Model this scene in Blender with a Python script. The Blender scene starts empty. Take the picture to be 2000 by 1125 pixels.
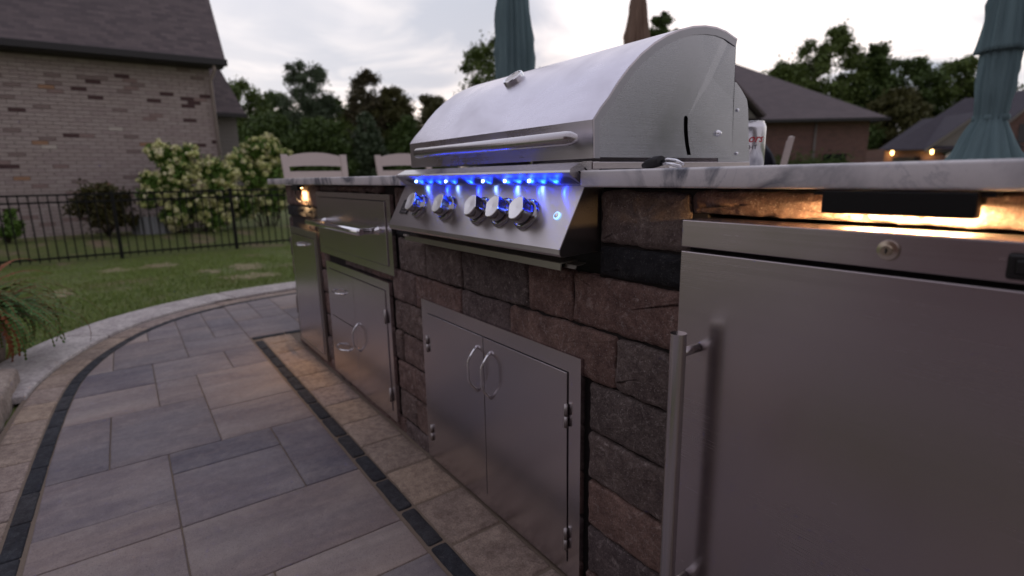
import bpy, bmesh, math, random
from mathutils import Vector, Matrix, noise, Euler
import numpy as np
random.seed(7)
R = math.radians
scn = bpy.context.scene
COL = scn.collection

# ------------------------------------------------------------------ camera
cam_d = bpy.data.cameras.new('camera')
cam = bpy.data.objects.new('camera', cam_d); COL.objects.link(cam)
cam_d.sensor_width = 36.0
cam_d.lens = 18.845
cam_d.clip_start = 0.02; cam_d.clip_end = 2000
yaw, pitch, roll = R(54.517), R(-11.797), R(-1.026)
F = Vector((-math.sin(yaw)*math.cos(pitch), math.cos(yaw)*math.cos(pitch), math.sin(pitch)))
Rt0 = Vector((math.cos(yaw), math.sin(yaw), 0)); U0 = Rt0.cross(F)
Rt = math.cos(roll)*Rt0 + math.sin(roll)*U0
U = -math.sin(roll)*Rt0 + math.cos(roll)*U0
m = Matrix(((Rt.x, U.x, -F.x, 0.0), (Rt.y, U.y, -F.y, -0.7181), (Rt.z, U.z, -F.z, 0.9122), (0, 0, 0, 1)))
cam.matrix_world = m
cam_d.dof.use_dof = True
cam_d.dof.focus_distance = 1.0
cam_d.dof.aperture_fstop = 3.0
scn.camera = cam

# ------------------------------------------------------------------ colour management
scn.view_settings.view_transform = 'Standard'
scn.view_settings.look = 'None'
scn.view_settings.exposure = 0.12
scn.view_settings.gamma = 1
scn.view_settings.use_curve_mapping = False

# ------------------------------------------------------------------ world: dusk sky, glow in the west, cloud banks
w = bpy.data.worlds.new('World'); scn.world = w; w.use_nodes = True
nt = w.node_tree; N = nt.nodes; L = nt.links; N.clear()
def wn(t, **k):
    n = N.new(t)
    for a, b in k.items(): setattr(n, a, b)
    return n
def wmath(op, a, b=None, c=None, clamp=False):
    n = wn('ShaderNodeMath', operation=op, use_clamp=clamp)
    for i, v in enumerate((a, b, c)):
        if v is None: continue
        if isinstance(v, (int, float)): n.inputs[i].default_value = v
        else: L.new(v, n.inputs[i])
    return n.outputs[0]
def wmix(f, a, b):
    n = wn('ShaderNodeMix', data_type='RGBA')
    for s, v in ((0, f), (6, a), (7, b)):
        if isinstance(v, (int, float)): n.inputs[s].default_value = v
        elif isinstance(v, tuple): n.inputs[s].default_value = (*v, 1)
        else: L.new(v, n.inputs[s])
    return n.outputs[2]
def wrange(v, a, b, c=0., d=1.):
    n = wn('ShaderNodeMapRange', interpolation_type='SMOOTHSTEP')
    L.new(v, n.inputs[0])
    for i, x in enumerate((a, b, c, d)): n.inputs[i+1].default_value = x
    return n.outputs[0]
tc = wn('ShaderNodeTexCoord'); sep = wn('ShaderNodeSeparateXYZ'); L.new(tc.outputs['Generated'], sep.inputs[0])
X_, Y_, Z_ = sep.outputs
dp = wn('ShaderNodeVectorMath', operation='DOT_PRODUCT'); L.new(tc.outputs['Generated'], dp.inputs[0])
dp.inputs[1].default_value = Vector((-0.74, 0.67, 0.10)).normalized()
glow = wrange(dp.outputs['Value'], -0.35, 0.92)
horizon = wmix(glow, (0.415, 0.37, 0.395), (1.26, 1.13, 1.05))
zen = wmix(glow, (0.52, 0.485, 0.565), (0.84, 0.86, 1.04))
elev = wrange(Z_, 0.02, 0.62)
base = wmix(elev, horizon, zen)
zz = wmath('ADD', wmath('MAXIMUM', Z_, 0.0), 0.16)
cmb = wn('ShaderNodeCombineXYZ')
L.new(wmath('DIVIDE', X_, zz), cmb.inputs[0]); L.new(wmath('DIVIDE', Y_, zz), cmb.inputs[1]); L.new(Z_, cmb.inputs[2])
n1 = wn('ShaderNodeTexNoise'); L.new(cmb.outputs[0], n1.inputs['Vector'])
n1.inputs['Scale'].default_value = 0.75; n1.inputs['Detail'].default_value = 6; n1.inputs['Roughness'].default_value = 0.5
n1.inputs['Distortion'].default_value = 0.5
cl = wrange(n1.outputs['Fac'], 0.46, 0.60)
north = wn('ShaderNodeVectorMath', operation='DOT_PRODUCT'); L.new(tc.outputs['Generated'], north.inputs[0])
north.inputs[1].default_value = Vector((-0.45, 0.89, 0.0)).normalized()
cl = wmath('MULTIPLY', cl, wrange(north.outputs['Value'], 0.2, 1.0, 0.25, 1.0))
cloudcol = wmix(glow, (0.30, 0.28, 0.32), (0.50, 0.54, 0.64))
col = wmix(cl, base, cloudcol)
n2 = wn('ShaderNodeTexNoise'); L.new(cmb.outputs[0], n2.inputs['Vector'])
n2.inputs['Scale'].default_value = 1.6; n2.inputs['Detail'].default_value = 5; n2.inputs['Distortion'].default_value = .8
br = wmath('MULTIPLY', wrange(n2.outputs['Fac'], 0.5, 0.72), wmath('MULTIPLY', glow, 0.5))
col = wmix(br, col, (1.08, 1.0, 0.98))
sky = wn('ShaderNodeTexSky', sky_type='NISHITA'); sky.sun_disc = False
sky.sun_elevation = R(2); sky.sun_rotation = R(312)
b1 = wn('ShaderNodeBackground'); L.new(sky.outputs[0], b1.inputs[0]); b1.inputs[1].default_value = 0.012
b2 = wn('ShaderNodeBackground'); L.new(col, b2.inputs[0]); b2.inputs[1].default_value = 0.97
ad = wn('ShaderNodeAddShader'); L.new(b1.outputs[0], ad.inputs[0]); L.new(b2.outputs[0], ad.inputs[1])
ow = wn('ShaderNodeOutputWorld'); L.new(ad.outputs[0], ow.inputs[0])

# after-sunset glow as a very soft, weak sun from the bright side of the sky
sd = bpy.data.lights.new('sun', 'SUN'); sd.energy = 0.12; sd.angle = R(40); sd.color = (1, .86, .8)
so = bpy.data.objects.new('sun', sd); COL.objects.link(so)
so.rotation_euler = Vector((0.74, -0.67, -0.35)).to_track_quat('-Z', 'Y').to_euler()

# ------------------------------------------------------------------ materials
MATS = {}
class NT:
    def __init__(s, name):
        s.m = bpy.data.materials.new(name); s.m.use_nodes = True
        s.t = s.m.node_tree; s.b = s.t.nodes['Principled BSDF']; s.tc = s.t.nodes.new('ShaderNodeTexCoord')
        MATS[name] = s.m
    def n(s, t, **k):
        n = s.t.nodes.new(t)
        for a, b in k.items(): setattr(n, a, b)
        return n
    def l(s, a, b): s.t.links.new(a, b)
    def mapped(s, scale, rot=(0, 0, 0), coord='Object'):
        mp = s.n('ShaderNodeMapping'); s.l(s.tc.outputs[coord], mp.inputs[0])
        mp.inputs['Scale'].default_value = scale; mp.inputs['Rotation'].default_value = rot
        return mp.outputs[0]
    def noise(s, vec, scale, detail=4, rough=.55, dist=0):
        n = s.n('ShaderNodeTexNoise'); s.l(vec, n.inputs['Vector'])
        n.inputs['Scale'].default_value = scale; n.inputs['Detail'].default_value = detail
        n.inputs['Roughness'].default_value = rough; n.inputs['Distortion'].default_value = dist
        return n.outputs['Fac']
    def ramp(s, f, stops):
        r = s.n('ShaderNodeValToRGB'); s.l(f, r.inputs[0]); e = r.color_ramp.elements
        while len(e) < len(stops): e.new(0.5)
        for x, (p, c) in zip(e, stops): x.position = p; x.color = (*c, 1)
        return r.outputs[0]
    def mix(s, f, a, b, mode='MIX'):
        n = s.n('ShaderNodeMix', data_type='RGBA', blend_type=mode)
        for i, v in ((0, f), (6, a), (7, b)):
            if isinstance(v, (int, float)): n.inputs[i].default_value = v
            elif isinstance(v, tuple): n.inputs[i].default_value = (*v, 1)
            else: s.l(v, n.inputs[i])
        return n.outputs[2]
    def rng(s, f, a, b, c=0., d=1.):
        n = s.n('ShaderNodeMapRange'); s.l(f, n.inputs[0])
        for i, x in enumerate((a, b, c, d)): n.inputs[i+1].default_value = x
        return n.outputs[0]
    def col(s, v):
        if isinstance(v, tuple): s.b.inputs['Base Color'].default_value = (*v, 1)
        else: s.l(v, s.b.inputs['Base Color'])
    def rough(s, v):
        if isinstance(v, (int, float)): s.b.inputs['Roughness'].default_value = v
        else: s.l(v, s.b.inputs['Roughness'])
    def bump(s, h, strength, dist):
        n = s.n('ShaderNodeBump'); s.l(h, n.inputs['Height'])
        n.inputs['Strength'].default_value = strength; n.inputs['Distance'].default_value = dist
        s.l(n.outputs[0], s.b.inputs['Normal'])
    def rand(s):
        return s.n('ShaderNodeObjectInfo').outputs['Random']
def flat(name, col, rough=.6, metal=0., em=None, es=0., spec=None):
    t = NT(name); t.col(col); t.rough(rough); t.b.inputs['Metallic'].default_value = metal
    if em: t.b.inputs['Emission Color'].default_value = (*em, 1); t.b.inputs['Emission Strength'].default_value = es
    if spec is not None: t.b.inputs['Specular IOR Level'].default_value = spec
    return t.m
def steel(name, col, r, axis='x', bumpd=0.00012, smudge=.5):
    t = NT(name); t.b.inputs['Metallic'].default_value = 1.0
    sc = {'x': (1.5, 1500, 1500), 'z': (1500, 1500, 1.5), 'y': (1500, 1.5, 1500)}[axis]
    f = t.noise(t.mapped(sc), 1.0, 2, .6)
    g = t.noise(t.mapped((1, 1, 1)), 5.0, 5, .6, .6)
    sm = t.rng(g, .35, .75, 0, 1)
    rr = t.n('ShaderNodeMath', operation='ADD'); t.l(t.rng(f, .3, .7, r-.02, r+.03), rr.inputs[0])
    mm = t.n('ShaderNodeMath', operation='MULTIPLY'); t.l(sm, mm.inputs[0]); mm.inputs[1].default_value = .09*smudge
    t.l(mm.outputs[0], rr.inputs[1]); t.rough(rr.outputs[0])
    c2 = tuple(x*.94 for x in col)
    c = t.mix(t.rng(f, .3, .7), c2, col)
    t.col(t.mix(t.rng(g, .5, .8, 0, .25*smudge), c, tuple(x*.75 for x in col)))
    if name not in ('steel_handle', 'steel_bar'):
        t.b.inputs['Anisotropic'].default_value = .93 if name == 'steel_panel' else .7
        tg = t.n('ShaderNodeTangent', direction_type='UV_MAP'); t.l(tg.outputs[0], t.b.inputs['Tangent'])
    return t.m
steel('steel_brushed', (.60, .555, .575), .20)
steel('steel_panel', (.66, .62, .63), .30)
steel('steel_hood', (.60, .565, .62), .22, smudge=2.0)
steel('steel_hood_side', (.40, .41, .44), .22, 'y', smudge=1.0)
steel('steel_dark', (.46, .43, .42), .32)
steel('steel_side_rim', (.36, .36, .385), .3, 'y')
steel('steel_under', (.42, .42, .50), .5)
MATS['steel_under'].node_tree.nodes['Principled BSDF'].inputs['Metallic'].default_value = .35
steel('steel_cap', (.34, .315, .305), .28)
steel('steel_fridge', (.52, .465, .475), .21, smudge=.7)
steel('steel_handle', (.62, .60, .60), .2, 'z')
steel('steel_bar', (.50, .475, .485), .24, 'x')
steel('steel_satin', (.42, .41, .36), .34)
flat('chrome', (.78, .78, .80), .07, 1.0)
flat('knob_chrome', (.36, .35, .37), .12, 1.0)
flat('lock_metal', (.62, .55, .46), .2, 1.0)
flat('knob_face', (.86, .85, .86), .32, 1.0)
flat('black_metal', (.008, .008, .008), .5, spec=.25)
flat('black_plastic', (.010, .010, .011), .35)
flat('rubber', (.012, .012, .014), .55)
flat('dark_inside', (.006, .006, .006), .9)
flat('gap_dark', (.008, .008, .009), .9)
flat('lamp_warm', (1, .8, .5), .5, 0, (1, .62, .25), 14)
flat('lamp_far', (1, .8, .5), .5, 0, (1, .62, .22), 9)
flat('led_blue', (.3, .5, 1), .4, 0, (.22, .40, 1), 26)
flat('led_ring', (.5, .7, 1), .4, 0, (.35, .62, 1), 1.3)
flat('print_red', (.45, .02, .03), .4)
flat('print_dark', (.05, .04, .05), .4)
flat('can_metal', (.72, .72, .74), .22, .9)
flat('skin', (.42, .22, .15), .55)
flat('hair', (.03, .02, .015), .7)
flat('shirt_navy', (.010, .012, .024), .9)
flat('trousers', (.05, .05, .055), .9)
flat('white_paint', (.72, .70, .67), .5)
flat('trim_dark', (.018, .018, .02), .5)
flat('chrome_wire', (.75, .75, .78), .15, 1.0)
flat('glass_dark', (.01, .012, .015), .06)
flat('trunk_bark', (.06, .045, .035), .9)

def stone_mat(name, stops, speck=.5, bump=.9, bscale=1.0):
    t = NT(name); v = t.tc.outputs['Object']; r = t.rand()
    base = t.ramp(r, stops)
    off = t.n('ShaderNodeVectorMath', operation='ADD'); t.l(v, off.inputs[0])
    cb = t.n('ShaderNodeCombineXYZ'); mu = t.n('ShaderNodeMath', operation='MULTIPLY'); t.l(r, mu.inputs[0]); mu.inputs[1].default_value = 37
    for i in range(3): t.l(mu.outputs[0], cb.inputs[i])
    t.l(cb.outputs[0], off.inputs[1]); vec = off.outputs[0]
    big = t.noise(vec, 9, 3, .5); mid = t.noise(vec, 40, 4, .65); fine = t.noise(vec, 230, 4, .75)
    c = t.mix(t.rng(big, .3, .7, 0, .65), base, t.mix(1.0, base, (.55, .52, .55), 'MULTIPLY'))
    c = t.mix(t.rng(mid, .38, .66, 0, .7), c, t.mix(1.0, c, (.50, .47, .48), 'MULTIPLY'))
    c = t.mix(t.rng(fine, .32, .60, .75, 0), c, t.mix(1.0, c, (.35, .35, .36), 'MULTIPLY'))
    eff = t.noise(vec, 34, 8, .8, 1.8)           # pale lime bloom and scratches
    c = t.mix(t.rng(eff, .54, .68, 0, .60*speck), c, (.50, .45, .42))
    blot = t.noise(vec, 17, 5, .7, .6); c = t.mix(t.rng(blot, .38, .66, .55 if name.startswith('wall') else 0, 0), c, t.mix(1.0, c, (.45, .42, .44), 'MULTIPLY'))
    if name.startswith('wall') and 'black' not in name: c = t.mix(1.0, c, (1.42, 1.38, 1.36), 'MULTIPLY')
    spk = t.noise(vec, 330, 2, .6)
    c = t.mix(t.rng(spk, .64, .70, 0, .75*speck), c, (.50, .45, .42))
    t.col(c); t.rough(t.rng(mid, .3, .7, .72, .92))
    h = t.n('ShaderNodeMath', operation='ADD'); m1 = t.n('ShaderNodeMath', operation='MULTIPLY'); t.l(fine, m1.inputs[0]); m1.inputs[1].default_value = .35
    t.l(t.noise(vec, 75*bscale, 7, .8), h.inputs[0]); t.l(m1.outputs[0], h.inputs[1])
    t.bump(h.outputs[0], bump, .007)
    t.b.inputs['Specular IOR Level'].default_value = .35
    return t.m
stone_mat('wall_stone', [(0, (.165, .138, .135)), (.22, (.23, .165, .145)), (.45, (.27, .175, .145)), (.62, (.165, .13, .12)), (.82, (.28, .20, .165)), (1, (.19, .125, .11))], .9)
stone_mat('wall_stone_grey', [(0, (.185, .150, .135)), (.5, (.225, .180, .158)), (1, (.15, .125, .115))], .9)
stone_mat('wall_stone_red', [(0, (.27, .175, .145)), (.5, (.31, .21, .17)), (1, (.23, .145, .12))], .9)
stone_mat('wall_stone_black', [(0, (.024, .026, .031)), (1, (.034, .036, .042))], .22, .6)
stone_mat('block_black', [(0, (.030, .034, .044)), (.5, (.042, .046, .056)), (1, (.056, .055, .060))], .12, .6)
stone_mat('block_cream', [(0, (.40, .31, .245)), (.35, (.48, .38, .30)), (.6, (.43, .345, .30)), (.8, (.52, .40, .29)), (1, (.36, .30, .27))], .18, .5)
stone_mat('limestone', [(0, (.62, .57, .53)), (1, (.70, .65, .61))], .05, .25)
stone_mat('planter_stone', [(0, (.48, .40, .33)), (1, (.56, .47, .39))], .2, .7)
# paving slabs: dragged colour streaks running along the slab
t = NT('slab'); r = t.rand()
base = t.ramp(r, [(0, (.17, .155, .175)), (.3, (.29, .245, .225)), (.5, (.215, .195, .21)), (.72, (.35, .29, .255)), (1, (.165, .152, .172))])
off = t.n('ShaderNodeVectorMath', operation='ADD'); cb = t.n('ShaderNodeCombineXYZ'); mu = t.n('ShaderNodeMath', operation='MULTIPLY')
t.l(r, mu.inputs[0]); mu.inputs[1].default_value = 61
for i in range(3): t.l(mu.outputs[0], cb.inputs[i])
t.l(t.mapped((7, 2.2, 5), (0, 0, .05)), off.inputs[0]); t.l(cb.outputs[0], off.inputs[1])
st = t.noise(off.outputs[0], 1.0, 4, .55, .7); st2 = t.noise(off.outputs[0], 4.5, 4, .6, .5)
c = t.mix(t.rng(st, .36, .64, 0, .8), base, t.mix(1.0, base, (.58, .56, .64), 'MULTIPLY'))
c = t.mix(t.rng(st2, .45, .75, 0, .22), c, (.36, .30, .27))
bl = t.noise(off.outputs[0], .5, 3, .5); c = t.mix(t.rng(bl, .40, .62, 0, .55), c, t.mix(1.0, c, (1.32, 1.2, 1.06), 'MULTIPLY'))
bm_ = t.noise(t.tc.outputs['Object'], 7, 6, .7); c = t.mix(t.rng(bm_, .52, .75, 0, .45), c, (.38, .33, .30))
fine = t.noise(t.tc.outputs['Object'], 520, 3, .7); mid = t.noise(t.tc.outputs['Object'], 40, 5, .65)
c = t.mix(t.rng(mid, .35, .7, 0, .35), c, t.mix(1.0, c, (.7, .7, .72), 'MULTIPLY'))
pit = t.noise(t.tc.outputs['Object'], 210, 3, .7); c = t.mix(t.rng(pit, .30, .42, .8, 0), c, t.mix(1.0, c, (.45, .44, .46), 'MULTIPLY')); c = t.mix(t.rng(pit, .62, .70, 0, .4), c, (.46, .40, .37))
c = t.mix(t.rng(fine, .3, .6, .45, 0), c, t.mix(1.0, c, (.5, .5, .52), 'MULTIPLY'))
t.col(c); t.rough(t.rng(mid, .3, .7, .62, .85)); t.bump(t.noise(t.tc.outputs['Object'], 110, 7, .75), .6, .004)
# sand joints and plain patio beyond
t = NT('sand'); f = t.noise(t.tc.outputs['Object'], 300, 4, .7)
t.col(t.mix(f, (.10, .075, .055), (.24, .185, .14))); t.rough(.95); t.bump(f, .6, .002)
t = NT('mortar_core'); f = t.noise(t.tc.outputs['Object'], 60, 4, .7)
t.col(t.mix(f, (.012, .010, .010), (.035, .028, .026))); t.rough(.98)
t = NT('patio_far'); bk = t.n('ShaderNodeTexBrick'); t.l(t.mapped((1, 1, 1)), bk.inputs[0])
bk.inputs['Scale'].default_value = 2.0; bk.inputs['Mortar Size'].default_value = .012
bk.inputs['Color1'].default_value = (.27, .23, .235, 1); bk.inputs['Color2'].default_value = (.20, .175, .19, 1); bk.inputs['Mortar'].default_value = (.12, .09, .07, 1)
t.col(bk.outputs['Color']); t.rough(.85)
# marble worktop
t = NT('marble'); v = t.tc.outputs['Object']
wv = t.noise(t.mapped((1, 1, 1), (0, .9, .5)), 2.6, 8, .62, 1.6); wv2 = t.noise(t.mapped((1, 1, 1), (0, .7, .2)), 9, 7, .65, 1.4)
def vein(f, c, wd):
    a = t.n('ShaderNodeMath', operation='SUBTRACT'); t.l(f, a.inputs[0]); a.inputs[1].default_value = c
    b = t.n('ShaderNodeMath', operation='ABSOLUTE'); t.l(a.outputs[0], b.inputs[0])
    return t.rng(b.outputs[0], 0, wd, 1, 0)
c = t.mix(t.rng(t.noise(v, 14, 5, .6), .35, .7, 0, .5), (.72, .69, .69), (.60, .58, .60))
big = t.noise(v, 3.5, 3, .5)
v1 = t.n('ShaderNodeMath', operation='MULTIPLY'); t.l(vein(wv, .5, .07), v1.inputs[0]); t.l(t.rng(big, .40, .54), v1.inputs[1])
c = t.mix(v1.outputs[0], c, (.10, .11, .145))
v2 = t.n('ShaderNodeMath', operation='MULTIPLY'); t.l(vein(wv2, .5, .03), v2.inputs[0]); t.l(t.rng(t.noise(v, 5, 2), .5, .65, 0, .55), v2.inputs[1])
c = t.mix(v2.outputs[0], c, (.28, .29, .33))
c = t.mix(t.rng(t.noise(v, 500, 2), .6, .75, 0, .35), c, (.42, .41, .42))
t.col(c); t.rough(.32)
# lawn
t = NT('lawn_soil'); v = t.tc.outputs['Object']
a = t.noise(v, 1.3, 5, .6, .4); b = t.noise(v, 9, 5, .7); d = t.noise(v, 70, 3, .7)
c = t.mix(t.rng(b, .3, .7), (.09, .135, .028), (.17, .185, .048))
c = t.mix(t.rng(a, .55, .68, 0, .9), c, (.27, .19, .13))
c = t.mix(t.rng(d, .3, .7, .35, 0), c, (.02, .03, .01))
t.col(c); t.rough(.95); t.bump(d, .8, .02)
t = NT('grass_blade'); v = t.tc.outputs['Object']; a = t.noise(v, 1.3, 5, .6, .4); b = t.noise(v, 30, 3, .6)
c = t.mix(t.rng(b, .3, .7), (.10, .185, .024), (.21, .25, .05)); c = t.mix(t.rng(a, .56, .70, 0, .8), c, (.28, .215, .13))
t.col(c); t.rough(.7)
def leafmat(name, a, b, c3=None, scale=1.2):
    t = NT(name); v = t.tc.outputs['Object']; n = t.noise(v, scale, 4, .7); f = t.noise(v, scale*9, 2, .6)
    c = t.mix(t.rng(n, .32, .68), a, b); c = t.mix(t.rng(f, .35, .7, 0, .6), c, c3 or tuple(x*1.5 for x in b))
    t.col(c); t.rough(.6); t.b.inputs['Specular IOR Level'].default_value = .25
leafmat('leaf_dark', (.046, .080, .022), (.076, .118, .030))
leafmat('leaf_mid', (.062, .098, .024), (.098, .138, .032))
leafmat('leaf_olive', (.066, .078, .024), (.10, .11, .034), (.10, .075, .03))
leafmat('leaf_blue', (.052, .080, .044), (.078, .108, .056))
leafmat('leaf_brown', (.058, .064, .026), (.088, .086, .036), (.11, .07, .05))
leafmat('leaf_shrub', (.05, .11, .018), (.11, .19, .034), scale=6)
leafmat('leaf_redshrub', (.030, .060, .016), (.060, .085, .022), (.13, .03, .02), scale=8)
leafmat('leaf_fern', (.030, .085, .018), (.060, .125, .024), scale=14)
leafmat('leaf_russet', (.16, .035, .018), (.20, .075, .025), scale=14)
t = NT('petal'); n = t.noise(t.tc.outputs['Object'], 7, 3, .6)
t.col(t.ramp(n, [(.25, (.36, .46, .10)), (.48, (.66, .66, .28)), (.66, (.86, .80, .55)), (.85, (.66, .44, .28))])); t.rough(.7)
# roofs, walls
def shingles(name, a, b, sc=4.0):
    t = NT(name); bk = t.n('ShaderNodeTexBrick'); t.l(t.mapped((1, 1, 1), coord='UV'), bk.inputs[0])
    bk.inputs['Scale'].default_value = sc; bk.inputs['Mortar Size'].default_value = .012; bk.inputs['Row Height'].default_value = .5; bk.inputs['Brick Width'].default_value = 1.1
    bk.inputs['Color1'].default_value = (*a, 1); bk.inputs['Color2'].default_value = (*b, 1); bk.inputs['Mortar'].default_value = (*[x*.5 for x in a], 1)
    n = t.noise(t.tc.outputs['Object'], 3, 5, .7)
    t.col(t.mix(t.rng(n, .3, .7, 0, .4), bk.outputs['Color'], tuple(x*.6 for x in a))); t.rough(.9)
shingles('roof_shingle', (.15, .12, .12), (.085, .07, .074), 6)
shingles('roof_slate_far', (.062, .056, .070), (.050, .045, .058), 3.2)
shingles('roof_shingle_far', (.14, .115, .118), (.115, .095, .10), 3.2)
t = NT('brick_red'); bk = t.n('ShaderNodeTexBrick'); t.l(t.mapped((1, 1, 1), coord='UV'), bk.inputs[0])
bk.inputs['Scale'].default_value = 2.2; bk.inputs['Mortar Size'].default_value = .014; bk.inputs['Brick Width'].default_value = .5; bk.inputs['Row Height'].default_value = .16
bk.inputs['Color1'].default_value = (.17, .085, .07, 1); bk.inputs['Color2'].default_value = (.11, .06, .05, 1); bk.inputs['Mortar'].default_value = (.20, .15, .13, 1)
t.col(bk.outputs['Color']); t.rough(.9)
for nm, a in (('brick_a', (.222, .186, .172)), ('brick_b', (.232, .197, .183)), ('brick_c', (.210, .173, .163)), ('brick_dark', (.060, .034, .034)), ('brick_tan', (.21, .125, .078)), ('brick_pale', (.30, .27, .24)), ('brick_rose', (.165, .12, .11)), ('brick_smudge', (.14, .108, .10))):
    t = NT(nm); n = t.noise(t.tc.outputs['Object'], 7, 5, .7); a = tuple(x*(1.86 if nm != 'brick_dark' else 1.6) for x in a); t.col(t.mix(t.rng(n, .3, .7), tuple(x*.9 for x in a), tuple(x*1.07 for x in a))); t.rough(.92)
flat('brick_mortar', (.22, .185, .17), .95)
flat('siding', (.20, .185, .17), .7)
flat('gutter', (.022, .021, .022), .45)
t = NT('bare_soil'); n = t.noise(t.tc.outputs['Object'], 9, 6, .7); t.col(t.mix(t.rng(n, .35, .65), (.13, .14, .045), (.27, .20, .125))); t.rough(.95)
flat('mulch', (.03, .02, .015), .95)
t = NT('polywood'); n = t.noise(t.mapped((4, 4, 60)), 1, 3, .6); t.col(t.mix(n, (.58, .50, .455), (.66, .575, .53))); t.rough(.55)
t = NT('canvas_teal'); n = t.noise(t.mapped((30, 30, 6)), 1, 4, .6); t.col(t.mix(n, (.11, .175, .19), (.155, .235, .245))); t.rough(.95); t.bump(t.noise(t.mapped((60, 60, 8)), 1, 4, .6), .4, .006)
t = NT('canvas_brown'); n = t.noise(t.mapped((30, 30, 6)), 1, 4, .6); t.col(t.mix(n, (.19, .125, .09), (.25, .17, .125))); t.rough(.95)
flat('well_metal', (.30, .31, .33), .5, .3)
flat('asphalt_drive', (.06, .06, .06), .9)

# ------------------------------------------------------------------ mesh helpers
class MB:
    def __init__(s): s.v = []; s.f = []; s.mi = []; s.cur = 0; s.smooth = []
    def add(s, vs, fs, sm=False):
        o = len(s.v); s.v += [tuple(p) for p in vs]
        for f in fs: s.f.append(tuple(i+o for i in f)); s.mi.append(s.cur); s.smooth.append(sm)
        return s
    def box(s, x0, x1, y0, y1, z0, z1, b=0.0):
        if b <= 0:
            vs = [(x, y, z) for x in (x0, x1) for y in (y0, y1) for z in (z0, z1)]
            return s.add(vs, [(0, 1, 3, 2), (4, 6, 7, 5), (0, 4, 5, 1), (2, 3, 7, 6), (0, 2, 6, 4), (1, 5, 7, 3)])
        bm = bmesh.new(); bmesh.ops.create_cube(bm, size=1)
        for v in bm.verts: v.co = Vector(((x0+x1)/2+v.co.x*(x1-x0), (y0+y1)/2+v.co.y*(y1-y0), (z0+z1)/2+v.co.z*(z1-z0)))
        bmesh.ops.bevel(bm, geom=bm.edges[:], offset=b, segments=2, affect='EDGES', profile=.5)
        s.bm(bm); return s
    def bm(s, bm, sm=False):
        bm.verts.index_update(); s.add([v.co[:] for v in bm.verts], [[v.index for v in f.verts] for f in bm.faces], sm); bm.free(); return s
    def tube(s, pts, r, n=12, caps=True, sm=True):
        pts = [Vector(p) for p in pts]; rs = r if isinstance(r, (list, tuple)) else [r]*len(pts)
        ring = []; prev = None
        for i, p in enumerate(pts):
            d = ((pts[min(i+1, len(pts)-1)]-p).normalized() + (p-pts[max(i-1, 0)]).normalized())
            if d.length < 1e-9: d = Vector((0, 0, 1))
            d.normalize()
            if prev is None: a = d.orthogonal().normalized()
            else: a = (prev - d*prev.dot(d)).normalized()
            prev = a; b = d.cross(a)
            ring.append([p + rs[i]*(math.cos(2*math.pi*k/n)*a + math.sin(2*math.pi*k/n)*b) for k in range(n)])
        vs = [q for r_ in ring for q in r_]; fs = []
        for i in range(len(pts)-1):
            for k in range(n): fs.append((i*n+k, i*n+(k+1) % n, (i+1)*n+(k+1) % n, (i+1)*n+k))
        s.add(vs, fs, sm)
        if caps:
            s.add(ring[0], [tuple(range(n))[::-1]]); s.add(ring[-1], [tuple(range(n))])
        return s
    def lathe(s, prof, origin, axis, n=32, sm=True, mod=None):
        """prof: (r,h) along axis"""
        ax = Vector(axis).normalized(); a = ax.orthogonal().normalized(); b = ax.cross(a); o = Vector(origin)
        vs = []; fs = []
        for (r, h) in prof:
            for k in range(n):
                th = 2*math.pi*k/n; rr = r*(mod(th, h) if mod else 1)
                vs.append(o+ax*h+rr*(math.cos(th)*a+math.sin(th)*b))
        for i in range(len(prof)-1):
            for k in range(n): fs.append((i*n+k, i*n+(k+1) % n, (i+1)*n+(k+1) % n, (i+1)*n+k))
        return s.add(vs, fs, sm)
    def prism_x(s, prof, x0, x1, sm=False):
        """closed (y,z) outline swept along x"""
        n = len(prof); vs = [(x0, y, z) for y, z in prof]+[(x1, y, z) for y, z in prof]
        s.add(vs, [(i, (i+1) % n, n+(i+1) % n, n+i) for i in range(n)], sm)
        s.add(vs[:n], [tuple(range(n))[::-1]]); s.add(vs[n:], [tuple(range(n))]); return s
    def poly(s, pts): return s.add(pts, [tuple(range(len(pts)))])

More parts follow.
